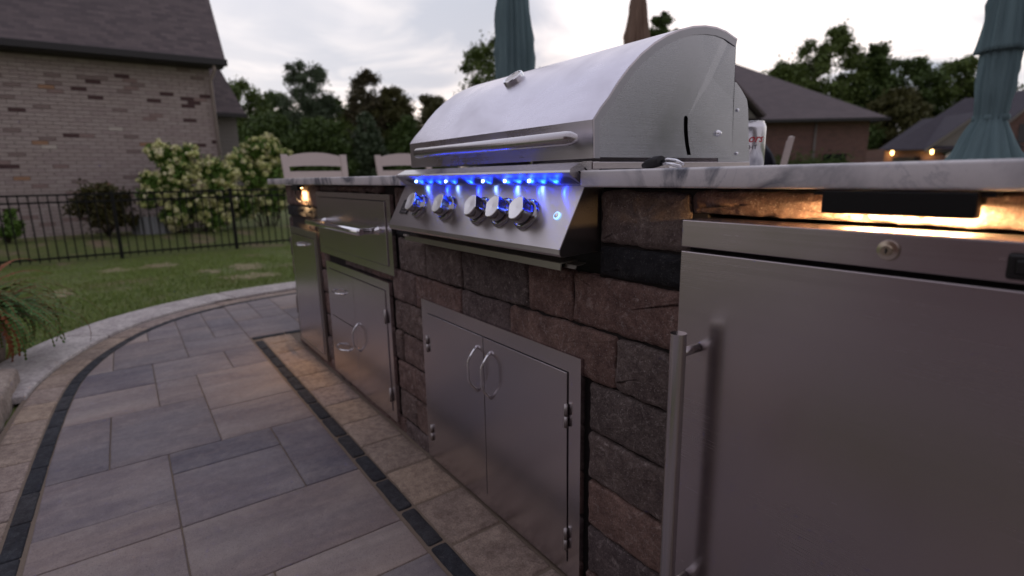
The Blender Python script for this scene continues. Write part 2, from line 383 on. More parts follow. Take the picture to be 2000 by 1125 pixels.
ROOT = {}
def rootof(o):
    while o.parent: o = o.parent
    return o
def link(name, me, parent=None):
    o = bpy.data.objects.new(name, me); COL.objects.link(o)
    if parent: o.parent = parent
    return o
def obj(name, mb, mat, parent=None, local=False, label=None, stuff=False, autosm=None):
    """one mesh object; vertices are given in world coordinates unless local=True"""
    off = Vector((0, 0, 0))
    if parent and not local: off = rootof(parent).location
    me = bpy.data.meshes.new(name)
    vs = [(p[0]-off.x, p[1]-off.y, p[2]-off.z) for p in mb.v]
    me.from_pydata(vs, [], mb.f)
    mats = mat if isinstance(mat, (list, tuple)) else [mat]
    for mm in mats: me.materials.append(MATS[mm])
    me.polygons.foreach_set('material_index', mb.mi); me.polygons.foreach_set('use_smooth', mb.smooth)
    me.validate(); me.update()
    bm = bmesh.new(); bm.from_mesh(me); bmesh.ops.remove_doubles(bm, verts=bm.verts[:], dist=1e-6)
    bmesh.ops.recalc_face_normals(bm, faces=bm.faces[:]); bm.to_mesh(me); bm.free()
    if autosm:
        me.polygons.foreach_set('use_smooth', [True]*len(me.polygons)); me.set_sharp_from_angle(angle=R(autosm))
    if mats[0].startswith('steel'):
        uax, vax = (Vector((0, .35, 1)), Vector((1, 0, .01))) if 'side' not in mats[0] else (Vector((0, 0, 1)), Vector((.01, 1, 0)))
        uv = me.uv_layers.new(name='UVMap'); co = np.empty(len(me.vertices)*3); me.vertices.foreach_get('co', co); co = co.reshape(-1, 3)
        li = np.empty(len(me.loops), np.int32); me.loops.foreach_get('vertex_index', li)
        uvs = np.stack([co[li] @ np.array(uax), co[li] @ np.array(vax)], 1); uv.data.foreach_set('uv', uvs.ravel())
    o = link(name, me, parent)
    if label: o['label'] = label
    if stuff: o['kind'] = 'stuff'
    return o
def fastobj(name, V, Fa, mat, parent=None, mi=None, stuff=False):
    """large face sets straight from numpy arrays (world coordinates); Fa is (n,3) or (n,4)"""
    off = np.array(rootof(parent).location) if parent else np.zeros(3)
    me = bpy.data.meshes.new(name); V = np.asarray(V, float)-off
    nv, nf, k = len(V), len(Fa), Fa.shape[1]
    me.vertices.add(nv); me.vertices.foreach_set('co', V.ravel())
    me.loops.add(nf*k); me.loops.foreach_set('vertex_index', Fa.ravel().astype(np.int32))
    me.polygons.add(nf); me.polygons.foreach_set('loop_start', np.arange(nf, dtype=np.int32)*k)
    for mm in (mat if isinstance(mat, (list, tuple)) else [mat]): me.materials.append(MATS[mm])
    if mi is not None: me.polygons.foreach_set('material_index', np.asarray(mi, np.int32))
    me.update(calc_edges=True); me.validate(); me.shade_flat()
    o = link(name, me, parent)
    if stuff: o['kind'] = 'stuff'
    return o
def thing(name, label, cat, loc=(0, 0, 0), rz=0, group=None):
    o = bpy.data.objects.new(name, None); o.empty_display_size = .1; COL.objects.link(o)
    o.location = loc; o.rotation_euler = (0, 0, rz); o['label'] = label; o['category'] = cat
    if group: o['group'] = group
    return o
def tag(o, label, cat, group=None):
    o['label'] = label; o['category'] = cat
    if group: o['group'] = group
    return o
def struct(o): o['kind'] = 'structure'; return o
def copy_tree(o, parent=None):
    c = o.copy(); COL.objects.link(c); c.parent = parent
    for ch in list(o.children): copy_tree(ch, c)
    return c
def uv_planar(o, uax, vax):
    me = o.data; uv = me.uv_layers.new(name='UVMap'); uax = Vector(uax); vax = Vector(vax)
    for l in me.loops:
        co = me.vertices[l.vertex_index].co; uv.data[l.index].uv = (co.dot(uax), co.dot(vax))

# rounded, slightly irregular slab or stone from a convex 2D outline
def pebble(outline, corner, step, rings, jitter, seed, dome=0.0, rough=0.0, nin=3, wob=0.0):
    """outline: 2D points. rings: list of (inset, height) from the back edge to the face. returns verts (u,v,h), faces"""
    rnd = random.Random(seed); n = len(outline)
    P = [Vector((p[0], p[1])) for p in outline]
    cx = sum((p.x for p in P))/n; cy = sum((p.y for p in P))/n
    pts = []
    for i in range(n):
        a, b, c = P[i-1], P[i], P[(i+1) % n]
        l1 = (a-b).length; l2 = (c-b).length; rr = min(corner*(.6+.9*rnd.random()), l1*.4, l2*.4)
        p0 = b+(a-b).normalized()*rr; p1 = b+(c-b).normalized()*rr
        for k in range(5):
            t_ = k/4; pts.append(p0*(1-t_)**2+b*2*t_*(1-t_)+p1*t_**2)
        q = c+(b-c).normalized()*min(corner, l2*.4); m_ = int(max(1, (q-p1).length/step))
        for k in range(1, m_): pts.append(p1.lerp(q, k/m_))
    so_ = seed*3.17
    out = []
    for p in pts:
        nn = noise.noise_vector(Vector((p.x*22+so_, p.y*22, so_)))
        n2_ = noise.noise_vector(Vector((p.x*70+so_, p.y*70, so_)))
        out.append(Vector((p.x+nn.x*jitter+n2_.x*jitter*.5, p.y+nn.y*jitter+n2_.y*jitter*.5)))
    m_ = len(out); cen = Vector((cx, cy)); nor = []
    for i in range(m_):
        d = (out[(i+1) % m_]-out[i-1]); d = Vector((-d.y, d.x))
        if d.length < 1e-9: d = cen-out[i]
        d.normalize()
        if d.dot(cen-out[i]) < 0: d = -d
        nor.append(d)
    V = []; Fc = []
    def hh(p, base):
        return base+rough*noise.noise(Vector((p.x*35+so_, p.y*35, so_)))+rough*.6*noise.noise(Vector((p.x*110, p.y*110+so_, 1)))
    for (ins, h) in rings:
        for p, d in zip(out, nor):
            q = p+d*ins; V.append((q.x, q.y, h if ins <= 0 else hh(q, h)))
    lastin, lasth = rings[-1]
    inner = [p+d*lastin for p, d in zip(out, nor)]
    for k in range(1, nin):
        t_ = k/nin
        for p in inner:
            q = p.lerp(cen, t_); V.append((q.x, q.y, hh(q, lasth+dome*(1-(1-t_)**2))+wob*noise.noise(Vector((q.x*12, q.y*12, so_)))))
    tot = len(rings)+nin-1
    for r_ in range(tot-1):
        for i in range(m_):
            j = (i+1) % m_; Fc.append((r_*m_+i, r_*m_+j, (r_+1)*m_+j, (r_+1)*m_+i))
    V.append((cx, cy, hh(cen, lasth+dome))); c_ = len(V)-1
    for i in range(m_): Fc.append(((tot-1)*m_+i, (tot-1)*m_+(i+1) % m_, c_))
    return V, Fc
def clip(poly, a, b):
    """keep the part of poly left of line a->b"""
    out = []; n = len(poly)
    def sd_(p): return (b[0]-a[0])*(p[1]-a[1])-(b[1]-a[1])*(p[0]-a[0])
    for i in range(n):
        p, q = poly[i], poly[(i+1) % n]; sp, sq = sd_(p), sd_(q)
        if sp >= 0: out.append(p)
        if (sp >= 0) != (sq >= 0):
            t_ = sp/(sp-sq); out.append((p[0]+(q[0]-p[0])*t_, p[1]+(q[1]-p[1])*t_))
    return out
def area(p): return abs(sum(p[i][0]*p[(i+1) % len(p)][1]-p[(i+1) % len(p)][0]*p[i][1] for i in range(len(p))))/2

# ================================================================== GROUND
def gz(x, y):
    """lawn height: falls away from the patio, rises again towards the brick house"""
    if x > -11.3:
        t_ = max(0., min(1., (-4.9-x)/6.4)); z = -.03-.33*t_*t_*(3-2*t_)
    else:
        t_ = min(1., (-11.3-x)/1.5); z = -.36+.26*t_
    return z
rows = []
xs = [-600, -200, -80, -40, -25, -18, -15, -14, -13.4]+[-13.2+.2*i for i in range(43)]+[-4.4, -3, 0, 3, 8, 20, 60, 300]
ys = [-600, -100, -30, -12, -8, -6, -5]+[-4.6+.2*i for i in range(48)]+[6, 8, 12, 20, 40, 100, 300, 900]
mb = MB(); nx, ny = len(xs), len(ys)
mb.add([(x, y, gz(x, y) if x < -4.9 else -.03-.02*(y > 3 or x > 3)) for x in xs for y in ys], [(i*ny+j, (i+1)*ny+j, (i+1)*ny+j+1, i*ny+j+1) for i in range(nx-1) for j in range(ny-1)], True)
struct(obj('lawn', mb, 'lawn_soil'))

# patio edge curve (inner edge of the dark band), from the right end round the left end of the kitchen
ctrl = [(1.6, -1.05), (.8, -1.047), (0, -1.045), (-.8, -1.045), (-1.5, -1.042), (-2.2, -1.032), (-2.7, -1.016), (-3.08, -.990), (-3.30, -.952), (-3.56, -.880), (-3.85, -.752), (-4.085, -.600), (-4.255, -.425), (-4.375, -.235), (-4.455, -.03), (-4.515, .30), (-4.54, .7), (-4.55, 1.3), (-4.55, 2.2), (-4.55, 3.4), (-4.55, 5)]
def catmull(c, n=8):
    o = []
    for i in range(len(c)-1):
        p0 = Vector(c[max(i-1, 0)]); p1 = Vector(c[i]); p2 = Vector(c[i+1]); p3 = Vector(c[min(i+2, len(c)-1)])
        for k in range(n):
            t_ = k/n; o.append(.5*((2*p1)+(-p0+p2)*t_+(2*p0-5*p1+4*p2-p3)*t_**2+(-p0+3*p1-3*p2+p3)*t_**3))
    o.append(Vector(c[-1])); return o
CUR = catmull(ctrl)
def resample(c, step):
    o = [c[0]]; acc = 0
    for a, b in zip(c, c[1:]):
        l = (b-a).length
        while acc+l >= step:
            t_ = (step-acc)/l; a = a.lerp(b, t_); l = (b-a).length; o.append(a); acc = 0
        acc += l
    return o
def offs(c, d):
    o = []
    for i, p in enumerate(c):
        tg = (c[min(i+1, len(c)-1)]-c[max(i-1, 0)]).normalized(); o.append(p+Vector((tg.y, -tg.x))*-d)   # outwards = left of travel
    return o
# travel runs in -x then +y, outside lies to the left (-y then -x)
test = offs([Vector((0, 0)), Vector((-1, 0))], 1.0)[0]
SGN = 1 if test.y < 0 else -1
def off(c, d): return offs(c, d*SGN)

patio = MB()
oc = off(CUR, .19)
pp = [(p.x, p.y, -.004) for p in oc]+[(3.0, 5, -.004), (3.0, -1.3, -.004)]
patio.poly(pp)
patio_o = struct(obj('patio', patio, 'sand'))
mb = MB(); mb.poly([(-2.4, -5.3, -.004), (15, -5.3, -.004), (15, -1.62, -.004), (-2.4, -1.62, -.004)]); struct(obj('patio_for_reflection', mb, 'patio_far'))  # unseen paving added behind the camera so the steel mirrors stone, not lawn
# paving beyond the kitchen, laid in the same pattern
mb = MB(); mb.poly([(-3.3, 1.05, .0), (2.9, 1.05, .0), (2.9, 4.9, .0), (-3.3, 4.9, .0)]); struct(obj('patio_behind_kitchen', mb, 'patio_far'))

def flagstone(name, poly, z, mat, seed, corner, bevel, jit, thick=.03, step=.03, rough=.0005, nin=3, tilt=.0009):
    V, Fc = pebble(poly, corner, step, [(0, -thick), (0, -bevel*1.1), (bevel*.35, -bevel*.35), (bevel, 0.0)], jit, seed, 0, rough, nin)
    rn = random.Random(seed); ax, ay, h0 = rn.uniform(-tilt, tilt)*3, rn.uniform(-tilt, tilt)*3, rn.uniform(-tilt, tilt)
    cx = sum(p[0] for p in poly)/len(poly); cy = sum(p[1] for p in poly)/len(poly)
    mb = MB(); mb.add([(x, y, z+h+h0+(x-cx)*ax+(y-cy)*ay) for x, y, h in V], Fc, True)
    return obj(name, mb, mat, patio_o)
u_ = .1637
x0g, y0g = -1.572, -.215
def cell(i0, i1, j0, j1):
    return (x0g-u_*i1, x0g-u_*i0, y0g-u_*j1, y0g-u_*j0)
slabs = [(0, 1, 3, 5), (1, 3, 3, 5), (0, 2, 1, 3), (2, 3, 1, 3), (0, 3, 0, 1), (3, 5, 0, 2), (3, 6, 2, 4), (3, 6, 4, 5), (6, 8, 3, 5), (8, 10, 3, 5), (6, 8, 2, 3), (8, 10, 1, 3), (5, 8, 0, 2), (8, 10, 0, 1),
         (10, 13, 4, 5), (10, 13, 2, 4), (10, 12, 0, 2), (12, 14, 1, 2), (12, 13, 0, 1),
         (-2, 0, 3, 5), (-2, 0, 0, 3), (-3, -2, 0, 2), (-3, -2, 2, 3), (-5, -2, 3, 5), (-5, -3, 0, 1), (-6, -3, 1, 3), (-8, -5, 3, 5), (-8, -6, 0, 3), (-6, -5, 0, 1)]
occ = set()
for s in slabs:
    for i in range(s[0], s[1]):
        for j in range(s[2], s[3]): occ.add((i, j))
rs = random.Random(11)
for i in range(-14, 20):
    for j in range(4, -9, -1):
        if (i, j) in occ: continue
        xx = x0g-u_*(i+.5); yy = y0g-u_*(j+.5)
        if xx > -3.2 and yy > -.215: continue
        for (wi, hj) in rs.sample([(3, 2), (2, 2), (3, 1), (2, 1), (1, 2), (2, 3)], 6)+[(1, 1)]:
            cells = [(i+a, j-b) for a in range(wi) for b in range(hj)]
            if all(c not in occ and (x0g-u_*(c[0]+.5) < -3.4 or y0g-u_*(c[1]+.5) < -.2) for c in cells):
                occ.update(cells); slabs.append((i, i+wi, j-hj+1, j+1)); break
clipc = [p for p in resample(CUR, .07)]
sid = 100
for (i0, i1, j0, j1) in slabs:
    a, b, c, d = cell(i0, i1, j0, j1); g = .0028
    if a < -4.7 or b > 1.5: continue
    if d > 3.0: continue
    g = .0017; poly = [(a+g, c+g), (b-g, c+g), (b-g, d-g), (a+g, d-g)]
    if d > -.2 and a > -3.34 : continue
    if b > -3.40 and d > -.2: poly = clip(poly, (-3.398, -5), (-3.398, 5))
    if len(poly) < 3: continue
    # inside of band
    for p, q in zip(clipc, clipc[1:]):
        mx = (p+q)/2
        if abs(mx.x-(a+b)/2) > .6 or abs(mx.y-(c+d)/2) > .6: continue
        poly = clip(poly, (q.x, q.y), (p.x, p.y)) if SGN*1 and ((q.x-p.x)*(0-p.y)-(q.y-p.y)*(-2-p.x)) < 0 else clip(poly, (p.x, p.y), (q.x, q.y))
        if len(poly) < 3: break
    if len(poly) < 3 or area(poly) < .0012: continue
    # drop doubled points
    pl = []
    for p in poly:
        if not pl or math.dist(p, pl[-1]) > .012: pl.append(p)
    if math.dist(pl[0], pl[-1]) < .012: pl.pop()
    if len(pl) < 3: continue
    sid += 1
    near = (a+b)/2 > -3.4
    flagstone('paving_slab', pl, 0, 'slab', sid, .005, .0028, .0009, step=.02 if near else .05, nin=3)
# dark band, cream row and limestone kerb along the curve
def curved_row(name, d0, d1, length, mat, z, seed, corner, bevel, jit, start=0., xlim=None, gap=.004, step=.025, rough=.0006):
    mid = resample(CUR, .02); out = []
    n = max(1, int(length/.02)); k = 0; i = int(start/.02)
    while i+n < len(mid):
        seg = mid[i:i+n+1]
        full = mid
        A = [off(full, d0)[q] for q in range(i, i+n+1)] if False else None
        i2 = i+n
        inn = [INN[d0][q] for q in range(i, i2+1)]; outl = [INN[d1][q] for q in range(i, i2+1)]
        tl = (inn[-1]-inn[0]).normalized()*gap*.5; 
        inn[0] = inn[0]+tl; outl[0] = outl[0]+tl; inn[-1] = inn[-1]-tl; outl[-1] = outl[-1]-tl
        if length < .25: inn = [inn[0], inn[len(inn)//2], inn[-1]]; outl = [outl[0], outl[len(outl)//2], outl[-1]]
        else:
            inn = inn[::4]+([inn[-1]] if (len(inn)-1) % 4 else []); outl = outl[::4]+([outl[-1]] if (len(outl)-1) % 4 else [])
        poly = [(p.x, p.y) for p in inn]+[(p.x, p.y) for p in reversed(outl)]
        mx = sum(p[0] for p in poly)/len(poly)
        if not xlim or mx < xlim:
            out.append(flagstone(name, poly, z, mat, seed+k, corner, bevel, jit, step=step, rough=rough))
        k += 1; i = i2
    return out
mid_ = resample(CUR, .02)
INN = {d: off(mid_, d) for d in (.004, .050, .056, .172, .178, .485)}
curved_row('border_block', .004, .050, .18, 'block_black', .001, 300, .006, .004, .0014, start=.04)
curved_row('border_paver', .056, .172, .21, 'block_cream', 0, 400, .008, .004, .0014, start=.1)
curved_row('kerb_stone', .178, .485, .92, 'limestone', .016, 500, .01, .008, .0012, xlim=-3.45, gap=.005, step=.05)
# border along the foot of the kitchen
xk = .55; k = 0
while xk > -3.25:
    ln = .183; 
    flagstone('border_block', [(xk-ln+.005, -.206), (xk-.005, -.206), (xk-.005, -.162), (xk-ln+.005, -.162)], .002, 'block_black', 600+k, .009, .006, .0014, step=.012); k += 1; xk -= ln
yk = -.206
while yk < 1.0:
    flagstone('border_block', [(-3.392, yk+.003), (-3.347, yk+.003), (-3.347, yk+.18), (-3.392, yk+.18)], .002, 'block_black', 650+k, .007, .005, .0012); k += 1; yk += .183
xk = .62; k = 0
while xk > -3.30:
    ln = .2115 if xk-.2115 > -3.34 else xk+3.34
    flagstone('border_paver', [(xk-ln+.003, -.157), (xk-.003, -.157), (xk-.003, -.002), (xk-ln+.003, -.002)], 0, 'block_cream', 700+k, .010, .006, .0018, step=.012, rough=.0012); k += 1; xk -= ln
    if ln < .2: break

# worn bare patches in the lawn
patches = [(-9.0, -.93, .60, .16), (-9.3, -.38, .60, .20), (-6.0, .30, .32, .20), (-7.4, .40, .50, .20), (-6.3, -1.30, .32, .12), (-7.1, .02, .30, .12)]
for k_, (px_, py_, ra, rb) in enumerate(patches):
    mb = MB(); ring_ = []
    for i in range(28):
        a_ = 2*math.pi*i/28; f_ = 1+1.1*noise.noise(Vector((math.cos(a_)*1.5, math.sin(a_)*1.5, k_*3.1)))
        x = px_+math.cos(a_)*ra*f_; y = py_+math.sin(a_)*rb*f_; ring_.append((x, y, gz(x, y)+.006))
    mb.add(ring_+[(px_, py_, gz(px_, py_)+.007)], [(i, (i+1) % 28, 28) for i in range(28)]); struct(obj('bare_patch', mb, 'bare_soil'))
# grass, too many blades to count
rg = np.random.default_rng(3)
n = 90000
gx = -4.7-rg.random(n)**1.6*6.5; gy = -3.4+rg.random(n)*6.2
# near-left wedge of lawn outside the kerb
n2c = 16000; gx2 = -3.2-rg.random(n2c)*2.2; gy2 = -2.6+rg.random(n2c)*2.2
gx = np.r_[gx, gx2]; gy = np.r_[gy, gy2]
kerb = np.array([(p.x, p.y) for p in off(CUR, .485)])
def outside(px, py):
    # outside the kerb curve: nearest curve point test
    o = np.zeros(len(px), bool)
    for a in range(0, len(px), 20000):
        q = np.stack([px[a:a+20000], py[a:a+20000]], 1); d = q[:, None, :]-kerb[None]; j = (d**2).sum(2).argmin(1)
        tg = kerb[np.minimum(j+1, len(kerb)-1)]-kerb[np.maximum(j-1, 0)]
        dd = q-kerb[j]; cr = tg[:, 0]*dd[:, 1]-tg[:, 1]*dd[:, 0]
        o[a:a+20000] = cr > 0.0
    return o
ok = outside(gx, gy); ref = outside(np.array([-8.]), np.array([0.]))[0]
if not ref: ok = ~ok
gx, gy = gx[ok], gy[ok]
patch = np.array([noise.noise(Vector((x*1.1, y*1.1, 4))) for x, y in zip(gx[::1], gy[::1])]); keep = (patch < .16) | (rg.random(len(gx)) < .35)
for (px_, py_, ra, rb) in patches: keep &= (((gx-px_)/ra)**2+((gy-py_)/rb)**2 > .3+1.3*rg.random(len(gx))) | (rg.random(len(gx)) < .30)
gx, gy = gx[keep], gy[keep]; n = len(gx)
gzv = np.array([gz(x, 0) if x < -4.9 else -.03 for x in gx]); a = rg.random(n)*6.283; h = .018+.028*rg.random(n); wd = .0022+.002*rg.random(n); lean = .02*rg.standard_normal((n, 2))
V = np.zeros((n, 3, 3)); V[:, 0] = np.stack([gx-np.cos(a)*wd, gy-np.sin(a)*wd, gzv-.004], 1); V[:, 1] = np.stack([gx+np.cos(a)*wd, gy+np.sin(a)*wd, gzv-.004], 1); V[:, 2] = np.stack([gx+lean[:, 0], gy+lean[:, 1], gzv+h], 1)
g = fastobj('grass', V.reshape(-1, 3), np.arange(n*3).reshape(-1, 3), 'grass_blade', stuff=True)
g['label'] = 'short patchy lawn grass beyond the pale kerb'

# ================================================================== KITCHEN ISLAND
isl = thing('kitchen_island', 'curving outdoor kitchen island faced in tumbled brown and grey stone with marble worktop', 'outdoor kitchen', (-1.5, .5, 0))
mb = MB()
for (x0, x1, z0, z1) in [(-3.12, -1.52, 0, .885), (-1.52, -.74, 0, .70), (-.74, -.507, 0, .885), (-.507, .12, .849, .885), (.12, .75, 0, .885)]:
    mb.box(x0, x1, .022, .70, z0, z1)
mb.box(-.507, .12, .40, .70, 0, .849)
obj('wall_core', mb, 'mortar_core', isl)
UN = {'access': (-1.499, -.769, .008, .5426), 'drawer': (-2.467, -1.752, .026, .552), 'trash': (-3.072, -2.592, .03, .667), 'warm': (-2.535, -1.697, .584, .860), 'fridge': (-.507, .112, -.1, .847), 'grill': (-1.522, -.7415, .722, .90)}
courses = [
 (-.03, .048, [0]), (.053, .162, [-1.75, -1.615, -1.44, 'x', -.759, -.52]), (.167, .273, [-1.745, -1.44, 'x', -.759, -.52]), (.278, .384, [-1.752, -1.692, -1.45, 'x', -.759, -.52]),
 (.389, .494, [-1.745, -1.44, 'x', -.759, -.52]), (.499, .605, [-1.757, -1.558, -1.272, -1.036, -.687, -.52]), (.610, .718, [-1.676, -1.475, -1.262, -.964, -.813, -.52]),
 (.723, .779, [-.742, -.52]), (.784, .884, [-.742, -.534, -.285, -.06, .14])]
rs = random.Random(5); stones = []
for ci, (z0, z1, br) in enumerate(courses):
    segs = []
    nums = [b for b in br if b != 'x']
    if br == [0]:
        x = .72
        while x > -3.1:
            ln = rs.choice([.15, .2, .28]); segs.append((max(x-ln, -3.14), x)); x -= ln
    else:
        for a, b in zip(br, br[1:]):
            if a != 'x' and b != 'x': segs.append((a, b))
        left = nums[0]; x = left
        while x > -3.08:
            ln = rs.choice([.13, .19, .24, .30]); nx_ = x-ln
            if nx_ < -3.07: nx_ = -3.14-.012*rs.random()
            segs.append((nx_, x)); x = nx_
        x = max(.12, nums[-1])
        while x < .72:
            ln = rs.choice([.18, .24]); segs.append((x, x+ln)); x += ln
    for (a, b) in segs: stones.append([ci, a, b, z0, z1])
k = 0
for (ci, a, b, z0, z1) in stones:
    skip = False
    if ci == 8 and a > -.6: z0 = .8495 if a > -.535 else z0; UNx = {}
    else: UNx = UN
    for nm, (ux0, ux1, uz0, uz1) in UNx.items():
        m_ = .012
        if a > ux0-m_ and b < ux1+m_ and z0 > uz0-m_ and z1 < uz1+m_: skip = True; break
        zo = min(z1, uz1)-max(z0, uz0)
        if zo > .45*(z1-z0) and min(b, ux1)-max(a, ux0) > 0:
            if a < ux0 < b and b <= ux1+.03: b = ux0-.006
            elif a < ux1 < b and a >= ux0-.03: a = ux1+.006
            elif a >= ux0-.03 and b <= ux1+.03: 
                # partly covered in height: cut the stone
                if z1 > uz1 > z0: z0 = uz1+.003
                elif z0 < uz0 < z1: z1 = uz0-.003
    if skip or b-a < .018 or z1-z0 < .012: continue
    k += 1; g = .0010
    black = (ci == 7)
    mat = 'wall_stone_black' if black else 'wall_stone'
    if not black:
        if abs(a+.687) < .02 and ci == 5: mat = 'wall_stone_grey'
        elif ci == 4 and a > -.78: mat = 'wall_stone_grey'
        elif ci == 2 and -.80 < a < -.6: mat = 'wall_stone_red'
        elif ci == 3 and -.80 < a < -.6: mat = 'wall_stone_grey'
        elif ci == 6 and a > -1.0: mat = 'wall_stone_red'
        elif ci == 6 and a < -1.0: mat = 'wall_stone_grey'
        elif ci == 5 and abs(a+1.036) < .02: mat = 'wall_stone_red'
        elif ci == 8 and abs(a+.742) < .02: mat = 'wall_stone_grey'
    near = b > -1.9
    rn = random.Random(k*7)
    poly = [(a+g, z0-.0012+rn.uniform(0, .002)), (b-g, z0-.0012+rn.uniform(0, .002)), (b-g, z1+.0012-rn.uniform(0, .002)), (a+g, z1+.0012-rn.uniform(0, .002))]
    corner = .006 if black else .010
    V, Fc = pebble(poly, corner, .006 if near else .015, [(0, -.05), (0, -.009), (.0012, -.0035), (.0036, -.0008), (.009, .0016)], .0016 if black else .0044, k, .0025, .0006 if black else .0022, 8 if near else 4, .002)
    y0 = .013+rn.uniform(-.003, .004)
    mb = MB(); mb.add([(x, y0-h, z) for x, z, h in V], Fc, True)
    obj('stone', mb, mat, isl)
def counter(x0, x1, y0, y1):
    bm = bmesh.new(); bmesh.ops.create_cube(bm, size=1)
    for v in bm.verts: v.co = Vector(((x0+x1)/2+v.co.x*(x1-x0), (y0+y1)/2+v.co.y*(y1-y0), .905+v.co.z*.030))
    bmesh.ops.bevel(bm, geom=bm.edges[:], offset=.004, segments=3, affect='EDGES', profile=.5)
    mb = MB(); mb.bm(bm); return mb
obj('countertop', counter(-3.335, -1.526, -.035, .96), 'marble', isl, autosm=40)
obj('countertop', counter(-.7395, .80, -.035, .96), 'marble', isl, autosm=40)
obj('countertop', counter(-1.5255, -.740, .53, .96), 'marble', isl, autosm=40)

# ================================================================== GRILL
gr = thing('gas_grill', 'built-in stainless steel gas grill with domed hood and blue-lit control knobs', 'grill', (-1.13, .25, .70))
XL, XR = -1.520, -.7425
mb = MB(); mb.box(XL+.01, XR-.01, .034, .52, .70, .926); obj('firebox', mb, 'black_metal', gr)
# control panel, sloping face with rolled lower edge
prof = [(-.020, .892)]+[(-.082+.0005*i, .7790-.0006*i) for i in range(0)]
arc = []
for i in range(7):
    a_ = R(208)+R(152-62+0)*i/6
    arc.append((-.0715+.0105*math.cos(R(205)+R(88)*i/6), .7735+.0105*math.sin(R(205)+R(88)*i/6)+0.0))
face = [(-.020, .8915), (-.0812, .7783)]+arc+[(.030, .7675), (.030, .8915)]
mb = MB(); mb.prism_x(face, XL, XR)
panel = obj('control_panel', mb, 'steel_panel', gr, autosm=28)
mb = MB(); mb.prism_x([(y*.985+.0003, z*.999+.0006) for y, z in face], XR-.0005, XR+.0012); obj('end_cap', mb, 'steel_cap', gr)
mb = MB(); mb.prism_x([(y*.985+.0003, z*.999+.0006) for y, z in face], XL-.0012, XL+.0005); obj('end_cap', mb, 'black_metal', gr)
# overhanging lip with louvred underside
lip = [(-.053, .917), (-.050, .9215), (-.022, .9345), (.020, .9365), (.020, .893), (-.0195, .8925)]
mb = MB(); mb.prism_x(lip, XL+.006, XR-.003); lipo = obj('front_lip', mb, 'steel_bar', gr, autosm=20)
A_ = Vector((0, -.053, .917)); B_ = Vector((0, -.0195, .8925)); dv = (B_-A_); nn_ = dv.cross(Vector((1, 0, 0))).normalized()
if nn_.y > 0: nn_ = -nn_
mb = MB(); mb.add([A_+nn_*.0008+Vector((XL+.007, 0, 0)), A_+nn_*.0008+Vector((XR-.004, 0, 0)), B_+nn_*.0008+Vector((XR-.004, 0, 0)), B_+nn_*.0008+Vector((XL+.007, 0, 0))], [(0, 1, 2, 3)]); obj('lip_underside', mb, 'steel_under', lipo)
mb = MB(); x = XR-.022
while x > XL+.04:
    wv_ = .0036; sl = .012
    c0 = A_+dv*.30+nn_*.0016; c1 = A_+dv*.80+nn_*.0016
    mb.add([Vector((x-sl*.0, 0, 0))+c0, Vector((x+wv_, 0, 0))+c0, Vector((x+wv_+sl, 0, 0))+c1, Vector((x+sl, 0, 0))+c1], [(0, 1, 2, 3)])
    x -= .0092
o_ = obj('vent_slots', mb, 'dark_inside', lipo, stuff=True)
mb = MB()
for (yy, zz) in ((-.030, .9145), (-.016, .9205)):
    mb.add([(XR-.0017, yy-.004, zz+.004), (XR-.0017, yy-.001, zz+.005), (XR-.0017, yy+.008, zz-.003), (XR-.0017, yy+.005, zz-.0045)], [(0, 1, 2, 3)])
mb2 = MB(); mb2.prism_x([(-.054, .914), (-.053, .924), (-.022, .9362), (.0, .9372), (.0, .916), (-.045, .907)], XR-.0025, XR-.0015-.0006)
obj('lip_end', mb2, 'steel_bar', gr); obj('end_slots', mb, 'dark_inside', lipo, stuff=True)
mb = MB(); mb.box(XL+.004, XR, .001, .522, .922, .9355, .001); obj('side_flange', mb, 'steel_brushed', gr)
# blue lights under the lip
for x in (-1.412, -1.24, -1.063, -.975, -.888):
    c = A_+dv*.52+nn_*.0030; c.x = x
    mb = MB(); mb.lathe([(.0001, .004), (.0022, .003), (.003, 0), (.003, -.004)], c, nn_, 12); obj('led', mb, 'led_blue', gr)
def pt(name, loc, e, col_, r=.002, parent=None):
    l_ = bpy.data.lights.new(name, 'POINT'); l_.energy = e; l_.color = col_; l_.shadow_soft_size = r
    o = bpy.data.objects.new(name, l_); COL.objects.link(o); o.location = loc
    if parent: o.parent = parent; o.location = Vector(loc)-rootof(parent).location
    return o
for x in (-1.395, -1.34, -1.287, -1.21, -1.131, -1.05, -.975, -.935, -.893, -.853, -.813):
    c = A_+dv*.60+nn_*.010
    if x not in (-1.34, -1.21, -1.05, -.935, -.853): pt('led_glow', (x, c.y, c.z), .030, (.008, .04, 1), .0018, gr)
    l_ = bpy.data.lights.new('lip_fill', 'SPOT'); l_.energy = .9; l_.color = (.004, .03, 1); l_.shadow_soft_size = .002; l_.spot_size = R(150); l_.spot_blend = 1  # added lamps aimed back at the lip, spreading blue between the LEDs
    o = bpy.data.objects.new('lip_fill', l_); COL.objects.link(o); o.parent = gr; c = A_+dv*.75+nn_*.006; o.location = Vector((x, c.y, c.z))-gr.location
    o.rotation_euler = (-nn_-dv.normalized()*.9).to_track_quat('-Z', 'Y').to_euler()
l_ = bpy.data.lights.new('handle_fill', 'AREA'); l_.shape = 'RECTANGLE'; l_.size = .42; l_.size_y = .004; l_.energy = .06; l_.color = (.01, .05, 1)  # added upward lamp for blue on the handle underside, no LED strip there
o = bpy.data.objects.new('handle_fill', l_); COL.objects.link(o); o.parent = gr; o.location = Vector((-1.20, -.050, .9265))-gr.location; o.rotation_euler = (R(180), 0, 0)
